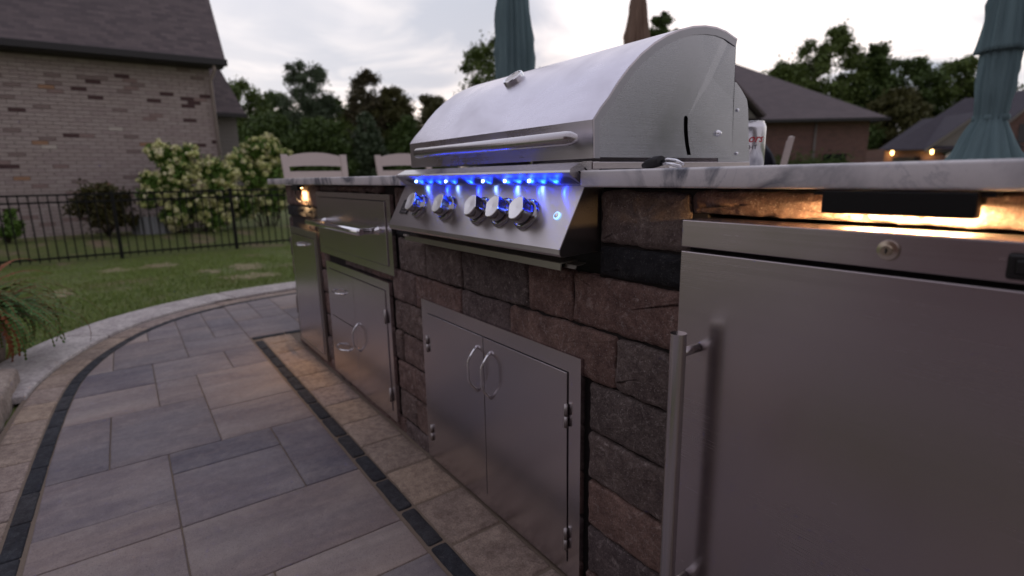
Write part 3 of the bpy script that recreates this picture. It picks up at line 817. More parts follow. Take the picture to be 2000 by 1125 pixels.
# knobs
pn = Vector((0, -.87670687, .48102501))
P0 = Vector((0, -.0515, .834))
for i, x in enumerate((-1.366, -1.208, -1.052, -.962, -.876)):
    c = P0.copy(); c.x = x
    mb = MB(); mb.lathe([(.0001, -.002), (.034, -.002), (.0345, .003), (.032, .008), (.0295, .0095), (.0285, .0085), (.027, .0085)], c, pn, 40); bz = obj('knob_bezel', mb, 'knob_chrome', panel, autosm=35)
    th0 = (.9, .9, 1.3, 1.2, 1.25)[i]
    def md(th, h, th0=th0):
        if h < .012: return 1
        f = abs(math.sin(th-th0)); cut = .80/max(f, .80) if f > .8 else 1
        return cut
    mb = MB(); mb.lathe([(.0255, .006), (.0262, .012), (.0262, .030), (.0250, .0335)], c, pn, 48, mod=md)
    kb = obj('knob', mb, 'knob_chrome', panel, autosm=30)
    mb = MB(); mb.lathe([(.0250, .0335), (.0238, .0345), (.0001, .0338)], c, pn, 48, mod=md); obj('knob_face', mb, 'knob_face', panel, autosm=30)
c = P0+dv*0; c = Vector((-.784, -.0505, .8365))
mb = MB(); mb.lathe([(.0001, .0035), (.0045, .0035), (.0055, .003), (.0055, 0)], c, pn, 24); bt = obj('ignition_button', mb, 'chrome', panel)
mb = MB(); mb.lathe([(.0078, 0), (.0078, .0028), (.0062, .0034), (.0062, 0)], c, pn, 24); obj('button_ring', mb, 'led_ring', panel)
c = Vector((-1.455, -.0535, .8300))
t1 = Vector((0, -.4810, -.8767))
mb = MB(); q = [c+Vector((sx*.024, 0, 0))+t1*sy*.021 for sx, sy in ((-1, -1), (1, -1), (1, 1), (-1, 1))]; q2 = [p+pn*.002 for p in q]
mb.add(q+q2, [(0, 1, 5, 4), (1, 2, 6, 5), (2, 3, 7, 6), (3, 0, 4, 7), (4, 5, 6, 7)]); pl_ = obj('name_plate', mb, 'black_plastic', panel)
mb = MB()
for k_ in range(4):
    for s_ in range(5):
        p = c+Vector((-.018+s_*.0082, 0, 0))+t1*(-.014+k_*.009)+pn*.0022
        mb.add([p, p+Vector((.005, 0, 0)), p+Vector((.005, 0, 0))+t1*.0035, p+t1*.0035], [(0, 1, 2, 3)])
obj('plate_print', mb, 'steel_brushed', panel)
# grease tray front
mb = MB(); mb.prism_x([(-.045, .7465), (-.047, .745), (-.047, .7315), (-.045, .730), (-.044, .7312), (-.044, .7440), (-.002, .7455), (-.002, .7475)], XL+.030, XR-.036); tr = obj('grease_tray', mb, 'steel_satin', gr)
mb = MB(); mb.prism_x([(-.010, .7465), (-.034, .7435), (-.038, .737), (-.036, .736), (-.033, .742), (-.010, .745)], XR-.036, XR-.004); obj('tray_rail', mb, 'steel_satin', gr)
mb = MB(); mb.tube([(XL+.033, -.049, .7460), (XL+.060, -.049, .7462)], .0035, 10); obj('tray_clip', mb, 'white_paint', gr)
# hood
HP = [(.002, .942), (.000, 1.011), (.018, 1.033), (.039, 1.0535), (.062, 1.081), (.091, 1.110), (.125, 1.138), (.162, 1.162), (.200, 1.181), (.238, 1.1955), (.279, 1.207), (.320, 1.2135), (.358, 1.2155), (.394, 1.2125), (.438, 1.2015), (.441, 1.160), (.446, 1.08), (.449, .942)]
skin = HP[:15]
mb = MB(); th = .0035
def ins(pr, d):
    o = []
    for i, p in enumerate(pr):
        a_, b_ = Vector(pr[max(i-1, 0)]), Vector(pr[min(i+1, len(pr)-1)]); t_ = (b_-a_).normalized(); nrm = Vector((t_.y, -t_.x)); o.append((p[0]+nrm.x*d, p[1]+nrm.y*d))
    return o
inn_ = ins(skin, th)
mb = MB(); mb.prism_x(skin+inn_[::-1], XL, XR)
hood = obj('hood', mb, 'steel_hood', gr, autosm=24)
# edge flange of the hood skin seen on the side
inn2 = ins(skin, .017); inn2[0] = (inn2[0][0], .942)
for xa, xb in ((XR-.0015, XR-.0004), (XL+.0004, XL+.0015)):
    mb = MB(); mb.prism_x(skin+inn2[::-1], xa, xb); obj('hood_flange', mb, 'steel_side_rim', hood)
side = ins(HP[:15], .004)+[(.437, 1.198), (.449, .944), (.009, .944)]
# side cheek with the curved hinge slot cut through
def slot_pts():
    o = []
    cl_ = [(.276+.022*((z_-1.024)/.08)**2*.9 - .004, z_) for z_ in [1.024-.0105*i for i in range(8)]]
    return cl_
sl = slot_pts(); wS = .0068
Lf = [(y-wS, z) for y, z in sl]; Rg = [(y+wS, z) for y, z in sl]
top_arc = [(sl[0][0]+wS*math.cos(R(a_)), sl[0][1]+wS*math.sin(R(a_))) for a_ in range(0, 181, 30)]
slot = Lf[::-1]
cheek_outline = side
def cheek(x):
    bm = bmesh.new()
    ov = [bm.verts.new((x, y, z)) for y, z in cheek_outline]
    hole = top_arc+Lf[1:]+[(Lf[-1][0], .9500)]+[(Rg[-1][0], .9500)]+Rg[1:][::-1]
    hv = [bm.verts.new((x, y, z)) for y, z in hole]
    es = [bm.edges.new((ov[i], ov[(i+1) % len(ov)])) for i in range(len(ov))]+[bm.edges.new((hv[i], hv[(i+1) % len(hv)])) for i in range(len(hv))]
    bmesh.ops.triangle_fill(bm, edges=es, use_beauty=True, use_dissolve=False)
    # remove faces inside the slot
    return bm
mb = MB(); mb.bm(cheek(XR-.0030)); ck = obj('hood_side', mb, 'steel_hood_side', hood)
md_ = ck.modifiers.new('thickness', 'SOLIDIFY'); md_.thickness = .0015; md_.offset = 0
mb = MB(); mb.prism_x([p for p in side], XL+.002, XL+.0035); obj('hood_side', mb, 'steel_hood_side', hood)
mb = MB(); mb.prism_x([(.02, .945), (.03, 1.02), (.43, 1.12), (.44, .945)], XR-.016, XR-.014); obj('inner_wall', mb, 'dark_inside', hood)
# rear plate behind the hood
rp = [(.400, .9362), (.400, 1.11), (.452, 1.112), (.474, 1.098), (.499, 1.078), (.506, 1.060), (.528, .9362)]
mb = MB(); mb.prism_x(rp, XR-.0075, XR-.0050); obj('rear_bracket', mb, 'steel_hood_side', gr)
mb = MB(); mb.prism_x([(.455, .9362), (.455, 1.10), (.492, 1.075), (.518, .9362)], XL+.006, XR-.009); obj('rear_panel', mb, 'steel_brushed', gr)
for (yy, zz, rr) in ((.463, 1.052, .0042), (.470, .955, .0042)):
    mb = MB(); mb.lathe([(.0001, .004), (rr*.6, .0036), (rr, .001), (rr, -.001)], (XR-.0045, yy, zz), (1, 0, 0), 16); obj('bolt', mb, 'chrome', gr)
mb = MB(); mb.lathe([(.0001, .009), (.003, .009), (.0032, .006), (.006, .0055), (.0062, .001), (.0075, .001), (.0075, -.001)], (XR-.002, .388, .998), (1, 0, 0), 8); obj('hinge_bolt', mb, 'chrome', hood)
# hood handle
hy, hz = -.037, .978
mb = MB(); mb.tube([(-1.408, hy+.012, hz), (-1.402, hy+.003, hz), (-1.392, hy, hz), (-.772, hy, hz), (-.764, hy+.003, hz), (-.759, hy+.012, hz)], [.006, .0115, .0135, .0135, .0125, .008], 28)
hh_ = obj('handle', mb, 'steel_bar', hood, autosm=50)
mb = MB()
for x in (-1.36, -.80): mb.tube([(x, hy, hz), (x, .002, hz)], .007, 14)
obj('handle_post', mb, 'steel_bar', hood)
# thermometer
tn = Vector((0, -.60, .80)).normalized(); tcn = Vector((-1.184, .146, 1.1535))
mb = MB(); mb.lathe([(.0285, -.004), (.0285, .010), (.027, .012), (.0245, .012), (.0235, .0105)], tcn, tn, 40); th_ = obj('thermometer', mb, 'chrome', hood, autosm=35)
mb = MB(); mb.lathe([(.0235, .0105), (.0001, .0105)], tcn, tn, 40); obj('thermometer_dial', mb, 'white_paint', hood)
mb = MB(); a1 = Vector((1, 0, 0)); a2 = tn.cross(a1)
p0 = tcn+tn*.0112; mb.add([p0-a1*.0007, p0+a1*.0007, p0+a2*.017], [(0, 1, 2)]); obj('thermometer_needle', mb, 'print_red', hood)

# ================================================================== REFRIGERATOR
fr = thing('refrigerator', 'built-in undercounter refrigerator with brushed steel door and long bar handle', 'refrigerator', (-.19, .2, 0))
FX0, FX1, FY = -.504, .108, -.045
mb = MB(); mb.box(FX0+.006, FX1-.006, -.003, .38, .04, .838); obj('cabinet', mb, 'black_metal', fr)
mb = MB(); mb.box(FX0, FX1, FY, .021, .8045, .8440, .0012); tp = obj('top_panel', mb, 'steel_fridge', fr)
mb = MB(); mb.box(FX0+.004, FX1-.004, FY+.018, -.001, .797, .8050); obj('gasket', mb, 'gap_dark', fr)
mb = MB(); mb.box(FX0, FX1, FY, -.004, .085, .7978, .0014); dr = obj('door', mb, 'steel_fridge', fr)
mb = MB(); mb.box(FX0+.01, FX1-.01, .0, .02, .0, .08); obj('kick_plate', mb, 'black_metal', fr)
lx, lz = -.2335, .8255
mb = MB(); mb.lathe([(.0001, .0065), (.0018, .0075), (.0055, .0075), (.0060, .0040), (.0105, .0035), (.0115, .0010), (.0115, -.001)], (lx, FY, lz), (0, -1, 0), 32); lk = obj('lock', mb, 'lock_metal', tp, autosm=30)
mb = MB(); mb.box(lx-.0007, lx+.0007, FY-.0079, FY-.0070, lz-.003, lz+.003); obj('keyhole', mb, 'dark_inside', tp)
mb = MB(); mb.box(-.1345, -.085, FY-.0035, FY+.001, .8085, .8335, .003); obj('switch', mb, 'black_plastic', tp)
mb = MB(); mb.box(-.128, -.115, FY-.0052, FY-.0030, .814, .828, .002); obj('rocker', mb, 'black_plastic', tp)
hx, hy2 = -.4655, FY-.048
mb = MB(); mb.tube([(hx, hy2, .6865), (hx, hy2, .20)], .0118, 28); fh = obj('handle', mb, 'steel_handle', dr, autosm=40)
for z_ in (.655, .262):
    mb = MB(); mb.tube([(hx, hy2, z_), (hx, FY-.001, z_)], .007, 16); obj('handle_post', mb, 'steel_handle', dr)

# ================================================================== DOORS AND DRAWERS
def frame_mb(x0, x1, z0, z1, ix0, ix1, iz0, iz1, y=0., t_=.014):
    mb = MB()
    for (a, b, c, d) in ((x0, x1, iz1, z1), (x0, x1, z0, iz0), (x0, ix0, iz0, iz1), (ix1, x1, iz0, iz1)): mb.box(a, b, y, y+t_, c, d)
    # soft outer lip
    return mb
def bow_handle(x, z0, z1, y, bow=.028, r=.0042, vertical=True, tilt=0):
    pts = []
    for i in range(13):
        t_ = i/12; c = math.sin(math.pi*t_)
        off_ = bow*min(1, c*1.25)**.8 if 0 < t_ < 1 else 0
        if vertical: pts.append((x, y-off_, z0+(z1-z0)*t_))
        else: pts.append((x+(z1-z0)*(t_-.5), y-off_, z0+tilt*t_))
    return pts
ac = thing('access_doors', 'double stainless steel access doors with curved handles below the grill', 'cabinet doors', (-1.134, .0, 0))
x0, x1, z0, z1 = UN['access'][0], UN['access'][1], UN['access'][2], UN['access'][3]
bmf = frame_mb(x0, x1, z0, z1, -1.459, -.806, .045, .5044)
obj('frame', bmf, 'steel_brushed', ac)
mb = MB(); mb.box(-1.459, -.806, .010, .013, .045, .5044); obj('frame_back', mb, 'gap_dark', ac)
for (a, b, hx_) in ((-1.4570, -1.1405, -1.168), (-1.1370, -.8085, -1.103)):
    mb = MB(); mb.box(a, b, -.0035, .010, .0468, .5022, .0009); d_ = obj('door', mb, 'steel_brushed', ac)
    mb = MB(); mb.tube(bow_handle(hx_, .345, .470, -.0035, .030), [.0050]+[.0034]*11+[.0050], 14); obj('handle', mb, 'chrome', d_)
    hgx = a-.001 if hx_ < -1.14 else b+.001
    for zc in (.405, .105):
        mb = MB(); mb.tube([(hgx, -.0065, zc-.026), (hgx, -.0065, zc)], .0042, 12); mb.tube([(hgx, -.0065, zc+.001), (hgx, -.0065, zc+.027)], .0042, 12); obj('hinge', mb, 'steel_dark', d_)
dw = thing('drawer_cabinet', 'stainless steel cabinet with two drawers beside a narrow door under the warming drawer', 'cabinet', (-2.11, 0, 0))
x0, x1, z0, z1 = -2.467, -1.752, .026, .552
obj('frame', frame_mb(x0, x1, z0, z1, -2.435, -1.785, .058, .522), 'steel_brushed', dw)
mb = MB(); mb.box(-2.435, -1.785, .010, .013, .058, .522); obj('frame_back', mb, 'gap_dark', dw)
for (a, b) in ((.306, .5200), (.060, .303)):
    mb = MB(); mb.box(-2.433, -2.1205, -.0035, .010, a, b, .0009); d_ = obj('drawer_front', mb, 'steel_brushed', dw)
    zc = (a+b)/2+(.02 if a > .2 else -.0)
    mb = MB(); mb.tube(bow_handle(-2.29, zc, zc+.13, -.0035, .028, vertical=False), [.0050]+[.0034]*11+[.0050], 12); obj('handle', mb, 'chrome', d_)
mb = MB(); mb.box(-2.1175, -1.787, -.0035, .010, .060, .5200, .0009); d_ = obj('door', mb, 'steel_brushed', dw)
mb = MB(); mb.tube(bow_handle(-2.085, .215, .335, -.0035, .028), [.0050]+[.0034]*11+[.0050], 12); obj('handle', mb, 'chrome', d_)
for zc in (.425, .125):
    mb = MB(); mb.tube([(-1.786, -.0065, zc-.026), (-1.786, -.0065, zc+.026)], .0042, 12); obj('hinge', mb, 'steel_dark', d_)
td = thing('trash_drawer', 'tall narrow stainless steel pull-out drawer at the far end of the kitchen', 'drawer', (-2.83, 0, 0))
obj('frame', frame_mb(-3.072, -2.592, .03, .667, -3.045, -2.618, .056, .636), 'steel_dark', td)
mb = MB(); mb.box(-3.045, -2.618, .010, .013, .056, .636); obj('frame_back', mb, 'gap_dark', td)
mb = MB(); mb.box(-3.043, -2.620, -.0035, .010, .058, .6335, .0009); d_ = obj('drawer_front', mb, 'steel_brushed', td)
mb = MB(); mb.tube(bow_handle(-2.83, .592, .722, -.0035, .030, vertical=False), [.006]+[.0045]*11+[.006], 12); obj('handle', mb, 'chrome', d_)
wd_ = thing('warming_drawer', 'wide stainless steel warming drawer with thick chrome towel-bar handle left of the grill', 'drawer', (-2.11, 0, .58))
obj('frame', frame_mb(-2.535, -1.697, .584, .859, -2.500, -1.735, .612, .838), 'steel_brushed', wd_)
mb = MB(); mb.box(-2.5, -1.735, .010, .013, .612, .838); obj('frame_back', mb, 'gap_dark', wd_)
mb = MB(); mb.box(-2.4975, -1.7375, -.004, .010, .6145, .8355, .001); d_ = obj('drawer_front', mb, 'steel_brushed', wd_)
mb = MB(); mb.tube([(-2.435, -.070, .733), (-2.425, -.074, .733), (-1.80, -.074, .733), (-1.79, -.070, .733)], [.011, .0135, .0135, .011], 20); hn = obj('handle', mb, 'chrome', d_)
for x in (-2.415, -1.81):
    mb = MB(); mb.lathe([(.012, .074), (.010, .03), (.0125, .008), (.0175, .003), (.0175, 0)], (x, 0, .733), (0, -1, 0), 20); obj('handle_post', mb, 'chrome', d_)

# ================================================================== UNDER-COUNTER LIGHTS
def barlight(x0, x1, label, e, col_, sp=math.pi, z1=.8885, z0=.8620):
    t_ = thing('counter_light', label, 'light', ((x0+x1)/2, -.02, z1), group='lights under the worktop edge')
    mb = MB(); mb.box(x0, x1, -.036, -.020, z0, z1, .0015); mb.box(x0, x1, -.0199, -.006, z0+.013, z1, .001); mb.box(x0-.012, x0-.0005, -.030, -.010, z1-.005, z1-.0005); mb.box(x1+.0005, x1+.012, -.030, -.010, z1-.005, z1-.0005); obj('housing', mb, 'black_metal', t_)
    mb = MB(); mb.box(x0+.012, x1-.012, -.0185, -.008, z0+.0100, z0+.0127); obj('diffuser', mb, 'lamp_warm', t_)
    l_ = bpy.data.lights.new('lamp', 'AREA'); l_.shape = 'RECTANGLE'; l_.size = x1-x0-.03; l_.size_y = .007; l_.energy = e; l_.color = col_; l_.spread = sp
    o = bpy.data.objects.new('lamp', l_); COL.objects.link(o); o.parent = t_; o.location = (0, .0075, z0+.0095-z1); o.rotation_euler = (R(14), 0, 0)
    return t_
barlight(-.313, -.166, 'black bar light glowing warm above the refrigerator', 8.5, (1, .58, .24))
lt = barlight(-2.82, -2.70, 'small warm bar light under the far end of the worktop', 1.7, (1, .60, .27), R(110))
mb = MB(); mb.tube([(-2.86, -.004, .885), (-2.865, -.006, .84), (-2.83, -.009, .812), (-2.76, -.012, .805), (-2.69, -.010, .812), (-2.655, -.008, .806), (-2.64, -.004, .78)], .004, 8); obj('cable', mb, 'rubber', lt)

# ================================================================== THINGS ON THE WORKTOP
CX, CY = -.868, .738
can = thing('drink_can', 'silver beer can with red script lettering standing behind the grill hood', 'can', (CX, CY, .920))
mb = MB(); mb.lathe([(.0001, .004), (.024, .004), (.0262, .0), (.030, .006), (.0331, .012), (.0331, .110), (.0315, .116), (.0272, .1255), (.0272, .1285), (.0255, .1292), (.0250, .1265), (.0001, .1260)], (CX, CY, .920), (0, 0, 1), 48); body = obj('body', mb, 'can_metal', can, autosm=40)
def can_text(txt, size, zc, ang, mat, shear=0, ext=.0006):
    fc = bpy.data.curves.new('t', 'FONT'); fc.body = txt; fc.size = size; fc.align_x = 'CENTER'; fc.shear = shear; fc.offset = size*.012
    o = bpy.data.objects.new('t', fc); COL.objects.link(o)
    dg = bpy.context.evaluated_depsgraph_get(); me = bpy.data.meshes.new_from_object(o.evaluated_get(dg))
    bm = bmesh.new(); bm.from_mesh(me); bmesh.ops.triangulate(bm, faces=bm.faces[:]); bmesh.ops.subdivide_edges(bm, edges=[e_ for e_ in bm.edges if e_.calc_length() > size*.2], cuts=2)
    mb = MB(); r_ = .0331+ext
    bm.verts.index_update(); mb.add([(CX+r_*math.cos(ang+v.co.x/r_), CY+r_*math.sin(ang+v.co.x/r_), .920+zc+v.co.y) for v in bm.verts], [[v.index for v in f.verts] for f in bm.faces])
    bm.free(); bpy.data.objects.remove(o); bpy.data.curves.remove(fc)
    obj('lettering', mb, mat, body)
ca = math.atan2(-.718-CY, 0-CX)
can_text('Coors', .030, .072, ca-.35, 'print_red', .35)
can_text('LIGHT', .016, .053, ca-.30, 'print_dark')
ut = thing('bottle_opener', 'black-handled steel opener lying on the worktop beside the hood', 'opener', (-.62, .045, .920))
mb = MB(); mb.tube([(-.668, .055, .9262), (-.655, .053, .9285), (-.635, .050, .9325), (-.622, .047, .9335)], [.005, .0085, .0100, .0088], 16); obj('grip', mb, 'rubber', ut)
for s_, zz_ in ((1, .004), (-1, -.003)):
    mb = MB(); mb.tube([(-.624, .047, .930+zz_*.5), (-.610, .045+.004*s_, .932+zz_*1.1), (-.592, .043+.006*s_, .930+zz_*.9), (-.574, .041+.003*s_, .9245+zz_*.5)], .0022, 10); obj('wire', mb, 'chrome_wire', ut)
mb = MB(); mb.box(-.600, -.585, .040, .052, .9202, .9235, .001); obj('tip', mb, 'chrome_wire', ut)

# ================================================================== PATIO CHAIRS
def make_chair(label):
    """local frame: back at +y, seat towards -y, seat height .60"""
    t_ = thing('patio_chair', label, 'chair', group='beige slatted chairs behind the kitchen')
    def ob(n, mb, par=t_): return obj(n, mb, 'polywood', par, local=True)
    lean = lambda z: .20+(z-.55)*.18
    for s_ in (-1, 1):
        mb = MB(); xo = s_*.205
        pts = [(0.55, .205), (1.10, .222)]
        vs = []
        for z, xx in pts:
            for dx in (-.022, .022):
                for dy in (-.016, .016): vs.append((s_*xx+dx, lean(z)+dy, z))
        mb.add(vs, [(0, 1, 3, 2), (4, 6, 7, 5), (0, 4, 5, 1), (2, 3, 7, 6), (0, 2, 6, 4), (1, 5, 7, 3)]); ob('back_post', mb)
        mb = MB(); mb.box(xo-.022, xo+.022, .16, .205, 0, .57, .004); ob('leg', mb)
        mb = MB(); mb.box(xo-.022, xo+.022, -.25, -.205, 0, .80, .004); ob('leg', mb)
        mb = MB(); mb.box(xo-.035, xo+.035, -.27, .19, .80, .825, .006); ob('armrest', mb)
        mb = MB(); mb.box(xo-.012, xo+.012, -.205, .16, .22, .27); ob('stretcher', mb)
    for i in range(6):
        mb = MB(); mb.box(-.225, .225, -.25+i*.073, -.184+i*.073, .575, .595, .004); ob('seat_slat', mb)
    # arched crest rail and two lower slats
    mb = MB(); n_ = 16; vs = []
    for i in range(n_+1):
        x = -.200+.400*i/n_; top = 1.085+.030*(1-(x/.2)**2); bot = 1.010+.006*(1-(x/.2)**2)
        for zz_, dy in ((bot, -.010), (bot, .010), (top, .010), (top, -.010)): vs.append((x, lean(zz_)+dy, zz_))
    fs = [(i*4+k_, i*4+(k_+1) % 4, (i+1)*4+(k_+1) % 4, (i+1)*4+k_) for i in range(n_) for k_ in range(4)]+[(0, 1, 2, 3), (n_*4+3, n_*4+2, n_*4+1, n_*4)]
    mb.add(vs, fs); ob('back_slat', mb)
    for (a, b) in ((.905, .975), (.80, .865), (.70, .76)):
        mb = MB(); vs = [(x, lean(z)+dy, z) for x in (-.195, .195) for z in (a, b) for dy in (-.010, .010)]
        mb.add(vs, [(0, 1, 3, 2), (4, 6, 7, 5), (0, 4, 5, 1), (2, 3, 7, 6), (0, 2, 6, 4), (1, 5, 7, 3)]); ob('back_slat', mb)
    mb = MB(); mb.box(-.19, .19, -.235, -.215, .22, .27); ob('footrest', mb)
    return t_
ch = make_chair('beige slatted chair whose arched back shows between the hydrangea and the trees')
ch.location = (-4.02, .52, 0); ch.rotation_euler = (0, 0, R(90))
c2 = copy_tree(ch); c2['label'] = 'beige slatted chair partly hidden by the left end of the grill hood'; c2.location = (-4.02, 1.235, 0); c2.rotation_euler = (0, 0, R(86))
c3 = copy_tree(ch); c3['label'] = 'beige chair seen edge-on behind the can, the person in it'; c3.location = (-1.985, 2.43, 0); c3.rotation_euler = (0, 0, R(-61))

# ================================================================== PERSON (seated, mostly behind the hood)
pe = thing('person', 'seated person in a dark navy shirt, mostly hidden behind the grill hood and can', 'person', (-1.92, 2.44, -.06), R(-61+90))
def skin_body(name, verts, edges, radii, mat, parent, sub=2):
    me = bpy.data.meshes.new(name); me.from_pydata(verts, edges, []); me.materials.append(MATS[mat])
    o = link(name, me, parent); md = o.modifiers.new('skin', 'SKIN'); md.use_smooth_shade = True
    for i, r_ in enumerate(radii): me.skin_vertices[0].data[i].radius = (r_, r_)
    me.skin_vertices[0].data[0].use_root = True
    s_ = o.modifiers.new('sub', 'SUBSURF'); s_.levels = sub; s_.render_levels = sub
    return o
# local frame: faces -x after rotation handled by root; here forward = -x, left/right = y
bv = [(0.02, 0, .70), (0.05, 0, .85), (.05, 0, 1.00), (.04, 0, 1.10), (-.03, 0, 1.17), (-.12, 0, 1.22), (-.15, 0, 1.29),
      (.04, .17, 1.09), (-.02, .21, .92), (-.22, .18, .86), (-.30, .16, .87), (.04, -.17, 1.09), (-.02, -.21, .92), (-.22, -.18, .86), (-.30, -.16, .87),
      (0, .09, .69), (-.40, .10, .68), (-.42, .10, .40), (-.40, .10, .22), (-.50, .10, .17), (0, -.09, .69), (-.40, -.10, .68), (-.42, -.10, .40), (-.40, -.10, .22), (-.50, -.10, .17)]
be = [(0, 1), (1, 2), (2, 3), (3, 4), (4, 5), (5, 6), (3, 7), (7, 8), (8, 9), (9, 10), (3, 11), (11, 12), (12, 13), (13, 14), (0, 15), (15, 16), (16, 17), (17, 18), (18, 19), (0, 20), (20, 21), (21, 22), (22, 23), (23, 24)]
brd = [.13, .12, .13, .11, .055, .085, .075, .062, .046, .035, .028, .062, .046, .035, .028, .09, .062, .05, .035, .03, .09, .062, .05, .035, .03]
bodyp = skin_body('body', bv, be, brd, 'skin', pe)
sv = [(.02, 0, .70), (.05, 0, .85), (.05, 0, 1.00), (.045, 0, 1.10), (.0, 0, 1.15), (.04, .17, 1.09), (0, .20, .96), (.04, -.17, 1.09), (0, -.20, .96)]
skin_body('shirt', sv, [(0, 1), (1, 2), (2, 3), (3, 4), (3, 5), (5, 6), (3, 7), (7, 8)], [.15, .14, .15, .125, .065, .078, .062, .078, .062], 'shirt_navy', pe)
tv = [(0, 0, .68), (0, .09, .69), (-.40, .10, .68), (-.42, .10, .40), (-.40, .10, .26), (0, -.09, .69), (-.40, -.10, .68), (-.42, -.10, .40), (-.40, -.10, .26)]
skin_body('trousers', tv, [(0, 1), (1, 2), (2, 3), (3, 4), (0, 5), (5, 6), (6, 7), (7, 8)], [.13, .10, .074, .062, .05, .10, .074, .062, .05], 'trousers', pe)
mb = MB(); bm = bmesh.new(); bmesh.ops.create_icosphere(bm, subdivisions=3, radius=1)
for v in bm.verts: v.co = Vector((-.112+v.co.x*.098, v.co.y*.080, 1.295+v.co.z*.085+(0.012 if v.co.x > 0 else 0)))
bmesh.ops.delete(bm, geom=[v for v in bm.verts if v.co.x < -.175 and v.co.z < 1.33], context='VERTS'); mb.bm(bm, True); obj('hair', mb, 'hair', pe, local=True)
mb = MB(); mb.lathe([(.0001, .03), (.010, .018), (.013, 0), (.010, -.008)], (-.215, 0, 1.245), (-1, 0, .1), 10); obj('nose', mb, 'skin', pe, local=True)

# ================================================================== UMBRELLAS
def umbrella(name, loc, prof, mat, label, seed, top, flap=None, tie=None):
    t_ = thing('patio_umbrella', label, 'umbrella', (loc[0], loc[1], 0), group='closed umbrellas behind the kitchen')
    mb = MB(); mb.tube([(loc[0], loc[1], .05), (loc[0], loc[1], top+.06)], .019, 14); obj('pole', mb, 'trim_dark', t_)
    mb = MB(); mb.lathe([(.0001, .10), (.03, .10), (.035, .06), (.22, .045), (.25, .02), (.25, 0)], (loc[0], loc[1], 0), (0, 0, 1), 32); obj('base', mb, 'trim_dark', t_)
    def pleat(th, h):
        s1 = noise.noise(Vector((math.cos(th)*1.2+seed, math.sin(th)*1.2, h*1.3)))
        w8 = math.sin(8*th+seed+1.6*s1+h*.8); return 1+.17*(1-2*abs(w8)**.6)*(1 if w8 < 0 else .6)+.06*math.sin(19*th+seed*2+h)+.22*s1
    def layer(pf, nm):
        hs = []
        for (r1, h1), (r2, h2) in zip(pf, pf[1:]):
            k_ = max(2, int(abs(h2-h1)/.05))
            for i in range(k_): hs.append((r1+(r2-r1)*i/k_, h1+(h2-h1)*i/k_))
        hs.append(pf[-1]); mb = MB(); mb.lathe(hs, (loc[0], loc[1], 0), (0, 0, 1), 72, mod=pleat); o = obj(nm, mb, mat, t_)
        s_ = o.modifiers.new('thickness', 'SOLIDIFY'); s_.thickness = .004; return o
    layer(prof, 'canopy')
    if flap: layer(flap, 'valance')
    if tie:
        mb = MB(); mb.lathe([(tie[1], -.018), (tie[1]+.004, -.010), (tie[1]+.004, .010), (tie[1], .018)], (loc[0], loc[1], tie[0]), (0, 0, 1), 40, mod=pleat); obj('strap', mb, mat, t_)
    return t_
umbrella('a', (-3.93, 2.155), [(.205, 1.15), (.185, 1.40), (.165, 1.70), (.150, 2.0), (.125, 2.35), (.10, 2.7), (.03, 2.95)], 'canvas_teal', 'closed teal umbrella rising behind the thermometer on the hood', 2.0, 2.95)
umbrella('b', (-5.54, 5.47), [(.20, 1.6), (.18, 2.3), (.165, 2.8), (.11, 3.2), (.05, 3.5), (.02, 3.6)], 'canvas_brown', 'closed brown umbrella far behind the top of the hood', 5.0, 3.6)
umbrella('c', (-1.170, 4.10), [(.24, .86), (.195, .97), (.135, 1.12), (.082, 1.235), (.090, 1.30), (.105, 1.42), (.108, 1.60), (.100, 1.75), (.085, 1.9)], 'canvas_teal', 'closed teal umbrella tied at the waist, rightmost of the umbrellas', 8.0, 2.75,
         flap=[(.138, 1.655), (.130, 1.72), (.115, 1.90), (.095, 2.15), (.07, 2.5), (.02, 2.72)], tie=(1.238, .084))

# ================================================================== PLANTER STONES AND FERN
pw = thing('planter_edging', 'low tan stone edging at the left edge of the patio under the fern', 'stone edging', (-2.8, -1.4, 0))
for i, (a, b) in enumerate(((-3.30, -2.60), (-2.592, -2.05), (-2.042, -1.5), (-1.492, -.95))):
    V, Fc = pebble([(a, -1.52), (b, -1.52), (b, -1.219), (a, -1.219)], .04, .03, [(0, -.12), (0, -.02), (.005, -.007), (.016, 0)], .006, 900+i, 0, .004, 5)
    mb = MB(); mb.add([(x, y, .082+h) for x, y, h in V], Fc, True); obj('block', mb, 'planter_stone', pw)
fe = thing('fern_plant', 'arching green fern with russet stems hanging over the pale kerb', 'plant', (-3.72, -1.42, .10))
mb = MB(); mb.lathe([(.0001, -.14), (.11, -.14), (.145, .06), (.155, .065), (.155, .09), (.14, .09), (.135, .05), (.0001, .05)], (-3.74, -1.44, .155), (0, 0, 1), 36); obj('pot', mb, 'planter_stone', fe)
rf = random.Random(21)
